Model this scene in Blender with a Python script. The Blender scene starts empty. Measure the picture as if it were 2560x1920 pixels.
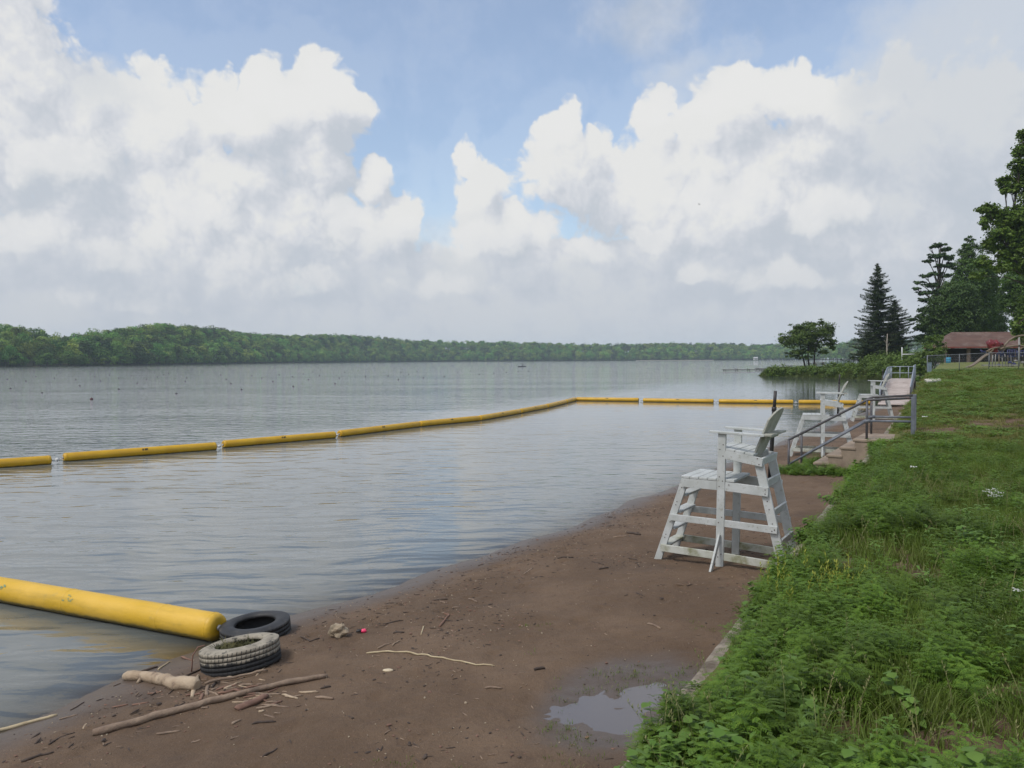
import bpy, bmesh, math, random
import numpy as np
from mathutils import Vector, Matrix, noise as mnoise

random.seed(7)
R = np.random.default_rng(11)
SC = bpy.context.scene
COL = SC.collection
PI = math.pi
rad = math.radians

# ---------------------------------------------------------------- camera frame
F = 2050.0                       # focal length in pixels of the 2560 x 1920 photograph
CAM = Vector((0.0, 0.0, 2.85))
CM = Matrix.Rotation(rad(90 - 1.72), 3, 'X') @ Matrix.Rotation(-0.005, 3, 'Z')

def ray(px, py):
    return (CM @ Vector(((px - 1280) / F, -(py - 960) / F, -1.0))).normalized()

def at_z(px, py, z=0.0):
    d = ray(px, py)
    k = (z - CAM.z) / d.z
    return CAM + d * k

def at_y(px, py, y):
    d = ray(px, py)
    return CAM + d * (y / d.y)

# ---------------------------------------------------------------- ground shape
P0 = Vector((0.95, 4.77))
W = Vector((0.474, 0.8805)).normalized()      # along the retaining wall, away from the camera
N = Vector((-W.y, W.x))                       # from the wall towards the water

def st(x, y):
    dx, dy = x - P0.x, y - P0.y
    return dx * N.x + dy * N.y, dx * W.x + dy * W.y

def xy(s, t):
    return P0.x + N.x * s + W.x * t, P0.y + N.y * s + W.y * t

def zt(t):
    return float(np.interp(t, [-20, 0, 15, 45, 60, 110, 200], [.75, .75, .95, 1.4, 1.75, 2.05, 2.4]))

def sw(t):
    v = float(np.interp(t, [-15, -1, 2, 4, 6.4, 13, 21, 30, 40, 60],
                        [5.3, 5.12, 5.0, 4.8, 4.42, 4.03, 3.9, 3.3, 2.7, 2.2]))
    return v + .07 * math.sin(t * 1.3) + .05 * math.sin(t * 2.9 + 1)

def nz(x, y, z=0.0):
    return mnoise.noise(Vector((x, y, z)))

PUD = at_z(1568, 1742, .27)

def z_beach(x, y, fine=True):
    s, t = st(x, y)
    q = sw(t) - s
    if q < 0:
        z = max(q * .10, -2.0)
    else:
        z = .30 * (1 - math.exp(-q / 1.5))
    if not fine:
        return z
    k = min(1.0, max(0.0, (q + .2) / .9))
    z += k * (.018 * nz(x * 1.1, y * 1.1) + .013 * nz(x * 3.1, y * 3.1, 3) + .010 * nz(x * 7, y * 7, 5))
    if y < 16:
        z += k * (.008 * nz(x * 15, y * 15, 9) + .004 * nz(x * 34, y * 34, 2))
    # hollow that holds the puddle
    dx, dy = x - PUD.x, y - PUD.y
    a, b = dx * N.x + dy * N.y, dx * W.x + dy * W.y
    r = math.hypot(a / .70, b / 1.12) + .30 * nz(x * 2.3, y * 2.3, 7)
    z -= .05 * max(0.0, 1 - max(0, r - .35) / .9)
    return z

def z_lawn(x, y, fine=True):
    s, t = st(x, y)
    d = max(0.0, -s)
    z = zt(t) + .24 * (1 - math.exp(-d / .8)) * (1 if t < 30 else max(0, 1 - (t - 30) / 20)) + .012 * min(d, 12)
    if fine:
        z += .03 * nz(x * .6, y * .6, 4) * min(1, d * 2) + .02 * nz(x * 2.0, y * 2.0, 8) * min(1, d * 2)
    return z

def z_ground(x, y):
    s, t = st(x, y)
    return z_lawn(x, y) if s < 0 else z_beach(x, y)

def on_beach(px, py):
    z = .2
    for _ in range(12):
        p = at_z(px, py, z)
        z = z_beach(p.x, p.y)
    return Vector((p.x, p.y, z))

def on_lawn(px, py):
    z = 1.2
    for _ in range(14):
        p = at_z(px, py, z)
        z = .5 * z + .5 * z_lawn(p.x, p.y)
    return Vector((p.x, p.y, z))

# ---------------------------------------------------------------- mesh builders
class MB:
    """collects shapes and links them as one mesh object"""
    def __init__(self):
        self.v, self.f, self.m, self.s = [], [], [], []

    def add(self, verts, faces, mi=0, smooth=False):
        o = len(self.v)
        self.v += [tuple(p) for p in verts]
        for f in faces:
            self.f.append(tuple(i + o for i in f)); self.m.append(mi); self.s.append(smooth)
        return self

    def box(self, c, size, rot=None, mi=0):
        hx, hy, hz = size[0] / 2, size[1] / 2, size[2] / 2
        vs = [Vector((x, y, z)) for x in (-hx, hx) for y in (-hy, hy) for z in (-hz, hz)]
        if rot is not None:
            vs = [rot @ p for p in vs]
        c = Vector(c)
        self.add([p + c for p in vs],
                 [(0, 1, 3, 2), (4, 6, 7, 5), (0, 4, 5, 1), (2, 3, 7, 6), (0, 2, 6, 4), (1, 5, 7, 3)], mi)
        return self

    def beam(self, p0, p1, w, th, side=(0, 1, 0), mi=0):
        """board from p0 to p1; th thick along side, w wide across it"""
        p0, p1 = Vector(p0), Vector(p1)
        d = (p1 - p0); L = d.length; d.normalize()
        s = Vector(side); s = (s - d * s.dot(d)).normalized()
        u = d.cross(s)
        m = Matrix((d, s, u)).transposed()
        return self.box((p0 + p1) / 2, (L, th, w), m, mi)

    def tube(self, pts, radii, n=8, mi=0, caps=True, smooth=True):
        pts = [Vector(p) for p in pts]
        if not hasattr(radii, '__len__'):
            radii = [radii] * len(pts)
        vs, fs = [], []
        prev = None
        for i, p in enumerate(pts):
            d = (pts[min(i + 1, len(pts) - 1)] - pts[max(i - 1, 0)])
            d = d.normalized() if d.length > 1e-9 else Vector((0, 0, 1))
            if prev is None:
                a = d.orthogonal().normalized()
            else:
                a = (prev - d * prev.dot(d)); a = a.normalized() if a.length > 1e-6 else d.orthogonal().normalized()
            prev = a
            b = d.cross(a)
            for k in range(n):
                w = 2 * PI * k / n
                vs.append(p + (a * math.cos(w) + b * math.sin(w)) * radii[i])
        for i in range(len(pts) - 1):
            for k in range(n):
                k2 = (k + 1) % n
                fs.append((i * n + k, i * n + k2, (i + 1) * n + k2, (i + 1) * n + k))
        self.add(vs, fs, mi, smooth)
        if caps:
            o = len(self.v) - len(vs)
            self.f += [tuple(o + k for k in reversed(range(n))), tuple(o + (len(pts) - 1) * n + k for k in range(n))]
            self.m += [mi, mi]; self.s += [False, False]
        return self

    def lathe(self, prof, n=32, axis='Z', mi=0, closed=False, smooth=True, mis=None):
        """prof: list of (radius, height)"""
        vs, fs = [], []
        for r, h in prof:
            for k in range(n):
                a = 2 * PI * k / n
                p = (r * math.cos(a), r * math.sin(a), h)
                if axis == 'X':
                    p = (h, r * math.cos(a), r * math.sin(a))
                vs.append(p)
        m = len(prof)
        for i in range(m if closed else m - 1):
            j = (i + 1) % m
            for k in range(n):
                k2 = (k + 1) % n
                fs.append((i * n + k, i * n + k2, j * n + k2, j * n + k))
        o = len(self.v)
        self.add(vs, fs, mi, smooth)
        if mis:
            base = len(self.m) - len(fs)
            for i in range(m if closed else m - 1):
                for k in range(n):
                    self.m[base + i * n + k] = mis[i]
        return self

    def blob(self, c, r, sub=2, amp=.2, fr=3.0, seed=0, mi=0, smooth=True, squash=(1, 1, 1)):
        bm = bmesh.new()
        bmesh.ops.create_icosphere(bm, subdivisions=sub, radius=1)
        vs = []
        for v in bm.verts:
            k = 1 + amp * mnoise.noise(v.co * fr + Vector((seed * 3.7, seed, 0)))
            vs.append((c[0] + v.co.x * k * r * squash[0], c[1] + v.co.y * k * r * squash[1], c[2] + v.co.z * k * r * squash[2]))
        bm.verts.index_update()
        fs = [tuple(v.index for v in f.verts) for f in bm.faces]
        bm.free()
        return self.add(vs, fs, mi, smooth)

    def build(self, name, mats, parent=None, bevel=0):
        me = bpy.data.meshes.new(name)
        me.from_pydata(self.v, [], self.f)
        mats = mats if isinstance(mats, (list, tuple)) else [mats]
        for m in mats:
            me.materials.append(m)
        me.polygons.foreach_set('material_index', self.m)
        me.polygons.foreach_set('use_smooth', self.s)
        me.update()
        bm = bmesh.new(); bm.from_mesh(me)
        bmesh.ops.recalc_face_normals(bm, faces=bm.faces)
        bm.to_mesh(me); bm.free()
        o = bpy.data.objects.new(name, me); COL.objects.link(o)
        if parent is not None:
            o.parent = parent
        if bevel:
            b = o.modifiers.new('bevel', 'BEVEL'); b.width = bevel; b.segments = 2; b.limit_method = 'ANGLE'
        return o

def fast_mesh(name, V, quads=None, tris=None, mats=(), parent=None, smooth=False, link=True, mi=None):
    """mesh from numpy arrays: V (n,3), quads (m,4), tris (k,3)"""
    me = bpy.data.meshes.new(name)
    V = np.asarray(V, dtype=np.float32).reshape(-1, 3)
    q = np.zeros((0, 4), int) if quads is None else np.asarray(quads, int).reshape(-1, 4)
    t = np.zeros((0, 3), int) if tris is None else np.asarray(tris, int).reshape(-1, 3)
    me.vertices.add(len(V)); me.vertices.foreach_set('co', V.ravel())
    loops = np.concatenate([q.ravel(), t.ravel()]).astype(np.int32)
    me.loops.add(len(loops)); me.loops.foreach_set('vertex_index', loops)
    starts = np.concatenate([np.arange(len(q)) * 4, len(q) * 4 + np.arange(len(t)) * 3]).astype(np.int32)
    me.polygons.add(len(starts)); me.polygons.foreach_set('loop_start', starts)
    if smooth:
        me.polygons.foreach_set('use_smooth', np.ones(len(starts), bool))
    for m in (mats if isinstance(mats, (list, tuple)) else [mats]):
        me.materials.append(m)
    if mi is not None:
        me.polygons.foreach_set('material_index', np.asarray(mi, np.int32))
    me.update(calc_edges=True); me.validate()
    o = bpy.data.objects.new(name, me)
    if link:
        COL.objects.link(o)
    if parent is not None:
        o.parent = parent
    return o

def vattr(o, name, arr):
    a = o.data.attributes.new(name, 'FLOAT', 'POINT')
    a.data.foreach_set('value', np.asarray(arr, np.float32))

def tag(o, label=None, cat=None, group=None, kind=None):
    if label: o['label'] = label
    if cat: o['category'] = cat
    if group: o['group'] = group
    if kind: o['kind'] = kind
    return o

def thing(name, label, cat, loc=(0, 0, 0), rz=0.0, group=None):
    o = bpy.data.objects.new(name, None); COL.objects.link(o)
    o.empty_display_size = .2
    o.location = loc; o.rotation_euler = (0, 0, rz)
    return tag(o, label, cat, group)

def dup(root, loc, rz, label, group=None, rot=None):
    c = root.copy(); COL.objects.link(c)
    c.location = loc; c.rotation_euler = rot if rot else (0, 0, rz)
    c['label'] = label
    if group: c['group'] = group
    for ch in list(root.children):
        d = ch.copy(); COL.objects.link(d); d.parent = c
        for g in list(ch.children):
            e = g.copy(); COL.objects.link(e); e.parent = d
    return c

# ---------------------------------------------------------------- materials
class NT:
    def __init__(self, tree):
        self.t = tree; self.n = tree.nodes; self.l = tree.links
    def node(self, typ, **kw):
        n = self.n.new(typ)
        for k, v in kw.items():
            setattr(n, k, v)
        return n
    def link(self, a, b):
        self.l.new(a, b)
    def setin(self, node, i, v):
        if isinstance(v, bpy.types.NodeSocket):
            self.l.new(v, node.inputs[i])
        elif v is not None:
            node.inputs[i].default_value = v
    def math(self, op, a, b=None, c=None, clamp=False):
        n = self.node('ShaderNodeMath', operation=op, use_clamp=clamp)
        self.setin(n, 0, a)
        if b is not None: self.setin(n, 1, b)
        if c is not None: self.setin(n, 2, c)
        return n.outputs[0]
    def vmath(self, op, a, b=None):
        n = self.node('ShaderNodeVectorMath', operation=op)
        self.setin(n, 0, a)
        if b is not None: self.setin(n, 1, b)
        return n.outputs[0]
    def ss(self, v, lo, hi, to0=0.0, to1=1.0):
        n = self.node('ShaderNodeMapRange', interpolation_type='SMOOTHSTEP')
        self.setin(n, 0, v); self.setin(n, 1, lo); self.setin(n, 2, hi); self.setin(n, 3, to0); self.setin(n, 4, to1)
        return n.outputs[0]
    def noise(self, vec, scale, detail=4, rough=.55, dist=0.0, two=False):
        n = self.node('ShaderNodeTexNoise', noise_dimensions='2D' if two else '3D')
        if vec is not None: self.link(vec, n.inputs['Vector'])
        n.inputs['Scale'].default_value = scale; n.inputs['Detail'].default_value = detail
        n.inputs['Roughness'].default_value = rough; n.inputs['Distortion'].default_value = dist
        return n
    def mix(self, fac, a, b, blend='MIX'):
        n = self.node('ShaderNodeMix', data_type='RGBA', blend_type=blend)
        self.setin(n, 0, fac)
        for i, v in ((6, a), (7, b)):
            if isinstance(v, (tuple, list)) and len(v) == 3: v = (*v, 1)
            self.setin(n, i, v)
        return n.outputs[2]
    def mapping(self, vec, scale=(1, 1, 1), rot=(0, 0, 0), loc=(0, 0, 0)):
        n = self.node('ShaderNodeMapping')
        self.link(vec, n.inputs[0])
        n.inputs['Scale'].default_value = scale; n.inputs['Rotation'].default_value = rot; n.inputs['Location'].default_value = loc
        return n.outputs[0]

def new_mat(name):
    m = bpy.data.materials.new(name); m.use_nodes = True
    nt = NT(m.node_tree); nt.n.clear()
    out = nt.node('ShaderNodeOutputMaterial'); b = nt.node('ShaderNodeBsdfPrincipled')
    nt.link(b.outputs[0], out.inputs[0])
    return m, nt, b, out

def surf(name, c1, c2=None, scale=6, rough=.7, bump=0.0, bscale=None, stretch=(1, 1, 1), dirt=None, dscale=3, dlo=.5, dhi=.7,
         metallic=0.0, spec=.5, rnd=0.0, detail=6):
    """two-tone noise material with optional dirt and bump"""
    m, nt, b, out = new_mat(name)
    co = nt.node('ShaderNodeTexCoord').outputs['Object']
    oi = nt.node('ShaderNodeObjectInfo')
    co = nt.vmath('ADD', co, oi.outputs['Location'])
    v = nt.mapping(co, stretch)
    n1 = nt.noise(v, scale, detail)
    col = nt.mix(nt.ss(n1.outputs[0], .35, .65), c1, c2 or c1)
    if dirt:
        n2 = nt.noise(co, dscale, 7, .65)
        col = nt.mix(nt.ss(n2.outputs[0], dlo, dhi), col, dirt)
    if rnd:
        hs = nt.node('ShaderNodeHueSaturation')
        nt.link(col, hs.inputs['Color'])
        nt.link(nt.math('MULTIPLY_ADD', oi.outputs['Random'], rnd * 2, 1 - rnd), hs.inputs['Value'])
        col = hs.outputs[0]
    nt.link(col, b.inputs['Base Color'])
    b.inputs['Roughness'].default_value = rough; b.inputs['Metallic'].default_value = metallic
    b.inputs['Specular IOR Level'].default_value = spec
    if bump:
        n3 = nt.noise(v, bscale or scale * 4, 6, .6)
        bp = nt.node('ShaderNodeBump'); bp.inputs['Distance'].default_value = bump
        nt.link(n3.outputs[0], bp.inputs['Height']); nt.link(bp.outputs[0], b.inputs['Normal'])
    return m

def leaf_mat(name, c1, c2, c3=None, clump=.35, transl=.25, rough=.55, per_object=0.0, spec=.3):
    """foliage: colour varies leaf by leaf and clump by clump; a little light passes through"""
    m, nt, b, out = new_mat(name)
    geo = nt.node('ShaderNodeNewGeometry')
    r = geo.outputs['Random Per Island']
    col = nt.mix(r, c1, c2)
    n1 = nt.noise(geo.outputs['Position'], clump, 3)
    col = nt.mix(nt.ss(n1.outputs[0], .42, .62), col, c3 or c1)
    if per_object:
        oi = nt.node('ShaderNodeObjectInfo')
        hs = nt.node('ShaderNodeHueSaturation'); nt.link(col, hs.inputs['Color'])
        nt.link(nt.math('MULTIPLY_ADD', oi.outputs['Random'], per_object * 1.2, 1 - per_object * .6), hs.inputs['Value'])
        rr = nt.math('FRACT', nt.math('MULTIPLY', oi.outputs['Random'], 17.31))
        nt.link(nt.math('MULTIPLY_ADD', rr, .06 * per_object, .5 - .035 * per_object), hs.inputs['Hue'])
        col = hs.outputs[0]
    nt.link(col, b.inputs['Base Color'])
    b.inputs['Roughness'].default_value = rough; b.inputs['Specular IOR Level'].default_value = spec
    if transl:
        tr = nt.node('ShaderNodeBsdfTranslucent'); nt.link(col, tr.inputs[0])
        mx = nt.node('ShaderNodeMixShader'); mx.inputs[0].default_value = transl
        nt.link(b.outputs[0], mx.inputs[1]); nt.link(tr.outputs[0], mx.inputs[2]); nt.link(mx.outputs[0], out.inputs[0])
    return m

# ---------------------------------------------------------------- scatter (stuff only)
def scatter(name, protos, pts, scl, rot, kind='stuff', idx=None):
    """one object: points that carry copies of small plants through geometry nodes"""
    pc = bpy.data.collections.new(name + ' kinds')
    for p in protos:
        pc.objects.link(p)
    me = bpy.data.meshes.new(name)
    pts = np.asarray(pts, np.float32).reshape(-1, 3)
    me.vertices.add(len(pts)); me.vertices.foreach_set('co', pts.ravel())
    def va(nm, arr):
        a = me.attributes.new(nm, 'FLOAT_VECTOR', 'POINT'); a.data.foreach_set('vector', np.asarray(arr, np.float32).ravel())
    scl = np.asarray(scl, np.float32)
    if scl.ndim == 1: scl = np.repeat(scl[:, None], 3, 1)
    va('scl', scl); va('rot', rot)
    o = bpy.data.objects.new(name, me); COL.objects.link(o)
    ng = bpy.data.node_groups.new(name, 'GeometryNodeTree')
    ng.interface.new_socket('Geometry', in_out='INPUT', socket_type='NodeSocketGeometry')
    ng.interface.new_socket('Geometry', in_out='OUTPUT', socket_type='NodeSocketGeometry')
    n, l = ng.nodes, ng.links
    gi, go = n.new('NodeGroupInput'), n.new('NodeGroupOutput')
    ip = n.new('GeometryNodeInstanceOnPoints'); ci = n.new('GeometryNodeCollectionInfo')
    ci.inputs[0].default_value = pc; ci.inputs[1].default_value = True; ci.inputs[2].default_value = True
    a1 = n.new('GeometryNodeInputNamedAttribute'); a1.data_type = 'FLOAT_VECTOR'; a1.inputs[0].default_value = 'scl'
    a2 = n.new('GeometryNodeInputNamedAttribute'); a2.data_type = 'FLOAT_VECTOR'; a2.inputs[0].default_value = 'rot'
    rv = n.new('FunctionNodeRandomValue'); rv.data_type = 'INT'
    rv.inputs[4].default_value = 0; rv.inputs[5].default_value = max(0, len(protos) - 1)
    l.new(gi.outputs[0], ip.inputs['Points']); l.new(ci.outputs[0], ip.inputs['Instance'])
    ip.inputs['Pick Instance'].default_value = True
    l.new(rv.outputs[2], ip.inputs['Instance Index'])
    l.new(a2.outputs[0], ip.inputs['Rotation']); l.new(a1.outputs[0], ip.inputs['Scale'])
    l.new(ip.outputs[0], go.inputs[0])
    md = o.modifiers.new('plants', 'NODES'); md.node_group = ng
    o['kind'] = kind
    return o

# ================================================================ camera, light, sky
cd = bpy.data.cameras.new('camera'); cam = bpy.data.objects.new('camera', cd); COL.objects.link(cam)
cd.sensor_width = 36; cd.lens = F / 2560 * 36; cd.clip_start = .05; cd.clip_end = 20000
cam.matrix_world = Matrix.Translation(CAM) @ CM.to_4x4()
SC.camera = cam

SUN_EL, SUN_AZ = 55.0, 232.0       # degrees; azimuth clockwise from +Y (behind the camera, on the lake side)
sd = bpy.data.lights.new('sun', 'SUN'); sun = bpy.data.objects.new('sun', sd); COL.objects.link(sun)
sd.energy = 1.5; sd.angle = rad(14); sd.color = (1.0, .965, .91)
sdir = Vector((math.sin(rad(SUN_AZ)) * math.cos(rad(SUN_EL)), math.cos(rad(SUN_AZ)) * math.cos(rad(SUN_EL)), math.sin(rad(SUN_EL))))
sun.rotation_euler = (-sdir).to_track_quat('-Z', 'Y').to_euler()

SC.view_settings.view_transform = 'Standard'; SC.view_settings.look = 'None'
SC.view_settings.exposure = 0.32; SC.view_settings.gamma = 1.0; SC.view_settings.use_curve_mapping = False
cy = SC.cycles
cy.use_denoising = True; cy.max_bounces = 6; cy.diffuse_bounces = 3; cy.glossy_bounces = 3; cy.transmission_bounces = 3
cy.transparent_max_bounces = 12; cy.volume_bounces = 1; cy.sample_clamp_indirect = 6
cy.use_adaptive_sampling = True; cy.adaptive_threshold = .012

wd = bpy.data.worlds.new('World'); SC.world = wd; wd.use_nodes = True
nt = NT(wd.node_tree); nt.n.clear()

def azel(px, py):
    d = ray(px, py)
    return math.atan2(d.x, d.y), math.asin(d.z)

def cloud_group(name, blobs, billow, fbm, scale, amp_blob):
    """cloud density as a function of compass direction and height in the sky"""
    g = bpy.data.node_groups.new(name, 'ShaderNodeTree')
    g.interface.new_socket('P', in_out='INPUT', socket_type='NodeSocketVector')
    g.interface.new_socket('Density', in_out='OUTPUT', socket_type='NodeSocketFloat')
    q = NT(g)
    gi, go = q.node('NodeGroupInput'), q.node('NodeGroupOutput')
    P = gi.outputs[0]
    wn = q.noise(P, 5, 3, two=True)
    off = q.vmath('MULTIPLY', q.vmath('SUBTRACT', wn.outputs['Color'], (.5, .5, .5)), (.045, .04, 0))
    wn2 = q.noise(P, 22, 3, two=True)
    off2 = q.vmath('MULTIPLY', q.vmath('SUBTRACT', wn2.outputs['Color'], (.5, .5, .5)), (.035, .03, 0))
    PW = q.vmath('ADD', q.vmath('ADD', P, off), off2)
    sx = q.node('ShaderNodeSeparateXYZ'); q.link(PW, sx.inputs[0])
    X, Y = sx.outputs[0], sx.outputs[1]
    acc = None
    for px, py, rx, ry, w in blobs:
        a0, e0 = azel(px, py)
        dx = q.math('MULTIPLY', q.math('SUBTRACT', X, a0), F / rx)
        dy = q.math('MULTIPLY', q.math('SUBTRACT', Y, e0), F / ry)
        r2 = q.math('ADD', q.math('MULTIPLY', dx, dx), q.math('MULTIPLY', dy, dy))
        v = q.math('MULTIPLY', q.math('SUBTRACT', 1.0, r2), w)
        acc = v if acc is None else q.math('SMOOTH_MAX', acc, v, .25)
    acc = q.math('MAXIMUM', acc, -1.6)
    # beyond the part of the sky the photograph shows: scattered clouds of the same sort
    sp = q.node('ShaderNodeSeparateXYZ'); q.link(P, sp.inputs[0])
    outx = q.ss(q.math('ABSOLUTE', sp.outputs[0]), .62, .85)
    outy = q.ss(sp.outputs[1], .44, .62)
    wout = q.math('MAXIMUM', outx, outy)
    gen = q.math('MULTIPLY', q.math('SUBTRACT', q.noise(P, 2.2, 4, two=True).outputs[0], .46), 5.0)
    acc = q.math('ADD', q.math('MULTIPLY', acc, q.math('SUBTRACT', 1.0, wout)), q.math('MULTIPLY', gen, wout))
    n1 = q.noise(P, scale, 9, .62, two=True)
    d = q.math('ADD', q.math('MULTIPLY', acc, amp_blob), q.math('MULTIPLY', q.math('SUBTRACT', n1.outputs[0], .5), fbm))
    if billow:
        for sc, am in ((16, billow), (38, billow * .6), (85, billow * .36), (180, billow * .18)):
            vo = q.node('ShaderNodeTexVoronoi', feature='F1', voronoi_dimensions='2D'); q.link(PW, vo.inputs['Vector'])
            vo.inputs['Scale'].default_value = sc
            d = q.math('ADD', d, q.math('MULTIPLY', q.math('SUBTRACT', .42, vo.outputs['Distance']), am))
    q.link(d, go.inputs[0])
    return g

CUM = [(10, 180, 120, 330, 1), (150, 340, 150, 220, 1), (390, 330, 150, 145, .9), (545, 265, 85, 100, .9), (690, 285, 140, 125, 1.1), (800, 230, 90, 105, 1), (830, 300, 90, 110, 1),
       (760, 430, 130, 150, 1), (700, 570, 210, 190, 1), (935, 455, 55, 60, .9), (1005, 540, 75, 55, .9), (930, 600, 140, 90, 1), (430, 610, 500, 260, 1.2), (1100, 710, 420, 100, 1),
       (1163, 395, 42, 70, .9), (1200, 480, 80, 90, .9), (1250, 570, 160, 80, 1), (1382, 325, 55, 75, .9), (1480, 385, 65, 80, .9), (1420, 440, 140, 110, 1),
       (1640, 300, 75, 85, 1), (1725, 330, 90, 80, 1), (1835, 270, 110, 100, 1.05), (1990, 260, 130, 95, 1), (2115, 290, 90, 100, .9), (1850, 470, 390, 210, 1.3), (2360, 480, 280, 330, 1.1), (1700, 670, 800, 110, 1.1),
       (1280, 850, 2600, 170, 1.4)]
PUFF = [(60, 590, 150, 75, 1), (250, 650, 110, 60, .9), (470, 555, 140, 75, 1), (590, 640, 170, 60, .9), (930, 590, 150, 85, 1.1), (1180, 615, 120, 60, .9), (1330, 585, 100, 80, 1), (1450, 625, 90, 50, .9),
        (1640, 590, 70, 40, .8), (1760, 505, 95, 60, .9), (1850, 500, 100, 70, 1), (2060, 545, 120, 60, .9), (1950, 690, 150, 40, .8), (700, 710, 200, 50, .8), (1130, 700, 180, 40, .8), (300, 745, 180, 40, .7),
        (700, 280, 150, 100, 1), (820, 240, 80, 90, 1), (940, 450, 55, 55, 1), (1650, 280, 80, 60, .9), (1840, 250, 110, 80, 1), (1990, 240, 100, 70, .9), (1385, 320, 60, 70, .9), (1165, 390, 45, 70, .9), (1720, 680, 60, 35, .8), (150, 420, 120, 90, .7)]
SOFT = [(1600, 30, 230, 120, .75), (1700, 150, 160, 110, .4), (1880, 90, 90, 80, .35), (2450, 120, 330, 260, 1.1), (2400, 420, 300, 300, 1.0), (760, 100, 40, 70, .2),
        (300, 220, 200, 90, .4), (1280, 860, 2600, 260, 1.3), (1120, 640, 300, 160, .5), (1000, 330, 60, 60, .15)]
gC = cloud_group('cumulus', CUM, .95, 1.7, 10, 1.5)
gS = cloud_group('veil', SOFT, 0, 1.5, 7, 1.0)
gF = cloud_group('puffs', PUFF, .55, 1.7, 11, 1.0)

tc = nt.node('ShaderNodeTexCoord')
sx = nt.node('ShaderNodeSeparateXYZ'); nt.link(tc.outputs['Generated'], sx.inputs[0])
az = nt.math('ARCTAN2', sx.outputs[0], sx.outputs[1]); el = nt.math('ARCSINE', sx.outputs[2])
cb = nt.node('ShaderNodeCombineXYZ'); nt.link(az, cb.inputs[0]); nt.link(el, cb.inputs[1])
P = cb.outputs[0]
def gcall(g, vec):
    n = nt.node('ShaderNodeGroup'); n.node_tree = g; nt.link(vec, n.inputs[0]); return n.outputs[0]
D0 = gcall(gC, P)
D1 = gcall(gC, nt.vmath('ADD', P, (-.014, .026, 0)))
D2 = gcall(gC, nt.vmath('ADD', P, (-.03, .075, 0)))
S0 = gcall(gS, P)
mC = nt.ss(D0, -.06, .50); mS = nt.math('MAXIMUM', nt.math('MULTIPLY', nt.ss(S0, -.25, .95), .8), .20)
mask = nt.math('SUBTRACT', 1.0, nt.math('MULTIPLY', nt.math('SUBTRACT', 1.0, mC), nt.math('SUBTRACT', 1.0, mS)))
lit = nt.math('ADD', nt.math('MULTIPLY', nt.math('SUBTRACT', D0, D1), .55), nt.math('MULTIPLY', nt.math('SUBTRACT', D0, D2), .30))
broad = nt.noise(P, 4.5, 5, two=True).outputs[0]
lit = nt.math('ADD', lit, nt.math('MULTIPLY', nt.math('SUBTRACT', broad, .5), 1.3))
lit = nt.ss(lit, -.75, .85)
cc = nt.node('ShaderNodeValToRGB'); nt.link(lit, cc.inputs[0])
e = cc.color_ramp.elements
e[0].position = 0; e[0].color = (.475, .51, .56, 1); e[1].position = 1; e[1].color = (.725, .72, .70, 1)
x = e.new(.38); x.color = (.555, .575, .615, 1)
x = e.new(.68); x.color = (.63, .64, .665, 1)
ccol = cc.outputs[0]
# veil is greyer than the cumulus
ccol = nt.mix(nt.math('MULTIPLY', mS, .72), ccol, (.44, .485, .55))
# nearer puffs: bright tops that melt into the grey below
F0 = gcall(gF, P); F1 = gcall(gF, nt.vmath('ADD', P, (-.012, .034, 0)))
pa = nt.math('MULTIPLY', nt.ss(F0, -.15, .65), nt.ss(nt.math('SUBTRACT', F0, F1), -.35, .85))
ccol = nt.mix(nt.math('MULTIPLY', pa, .72), ccol, (.70, .70, .695))
# air light thickens towards the horizon
hz = nt.ss(el, .0, .20, 1.0, 0.0)
ccol = nt.mix(nt.math('MULTIPLY', nt.math('POWER', hz, 1.5), .62), ccol, (.455, .48, .53))
sky = nt.node('ShaderNodeTexSky', sky_type='NISHITA')
sky.sun_disc = False; sky.sun_elevation = rad(SUN_EL); sky.sun_rotation = rad(SUN_AZ)
sky.air_density = 1.0; sky.dust_density = 2.2; sky.ozone_density = 1.0; sky.altitude = 100
b1 = nt.node('ShaderNodeBackground'); nt.link(sky.outputs[0], b1.inputs[0]); b1.inputs[1].default_value = .15
b2 = nt.node('ShaderNodeBackground'); nt.link(ccol, b2.inputs[0]); b2.inputs[1].default_value = .93
ms = nt.node('ShaderNodeMixShader'); nt.link(mask, ms.inputs[0]); nt.link(b1.outputs[0], ms.inputs[1]); nt.link(b2.outputs[0], ms.inputs[2])
wo = nt.node('ShaderNodeOutputWorld'); nt.link(ms.outputs[0], wo.inputs[0])
wd.cycles.sampling_method = 'MANUAL'; wd.cycles.sample_map_resolution = 512

# ================================================================ haze
def build_haze():
    m, q, b, out = new_mat('air')
    q.n.remove(b)
    v = q.node('ShaderNodeVolumePrincipled'); q.link(v.outputs[0], out.inputs['Volume'])
    v.inputs['Color'].default_value = (.74, .90, 1.0, 1); v.inputs['Density'].default_value = HAZE
    v.inputs['Anisotropy'].default_value = .0
    mb = MB(); mb.box((0, 1100, 24), (5200, 3400, 54))
    o = mb.build('haze', m); tag(o, kind='stuff')
HAZE = .00018

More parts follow.
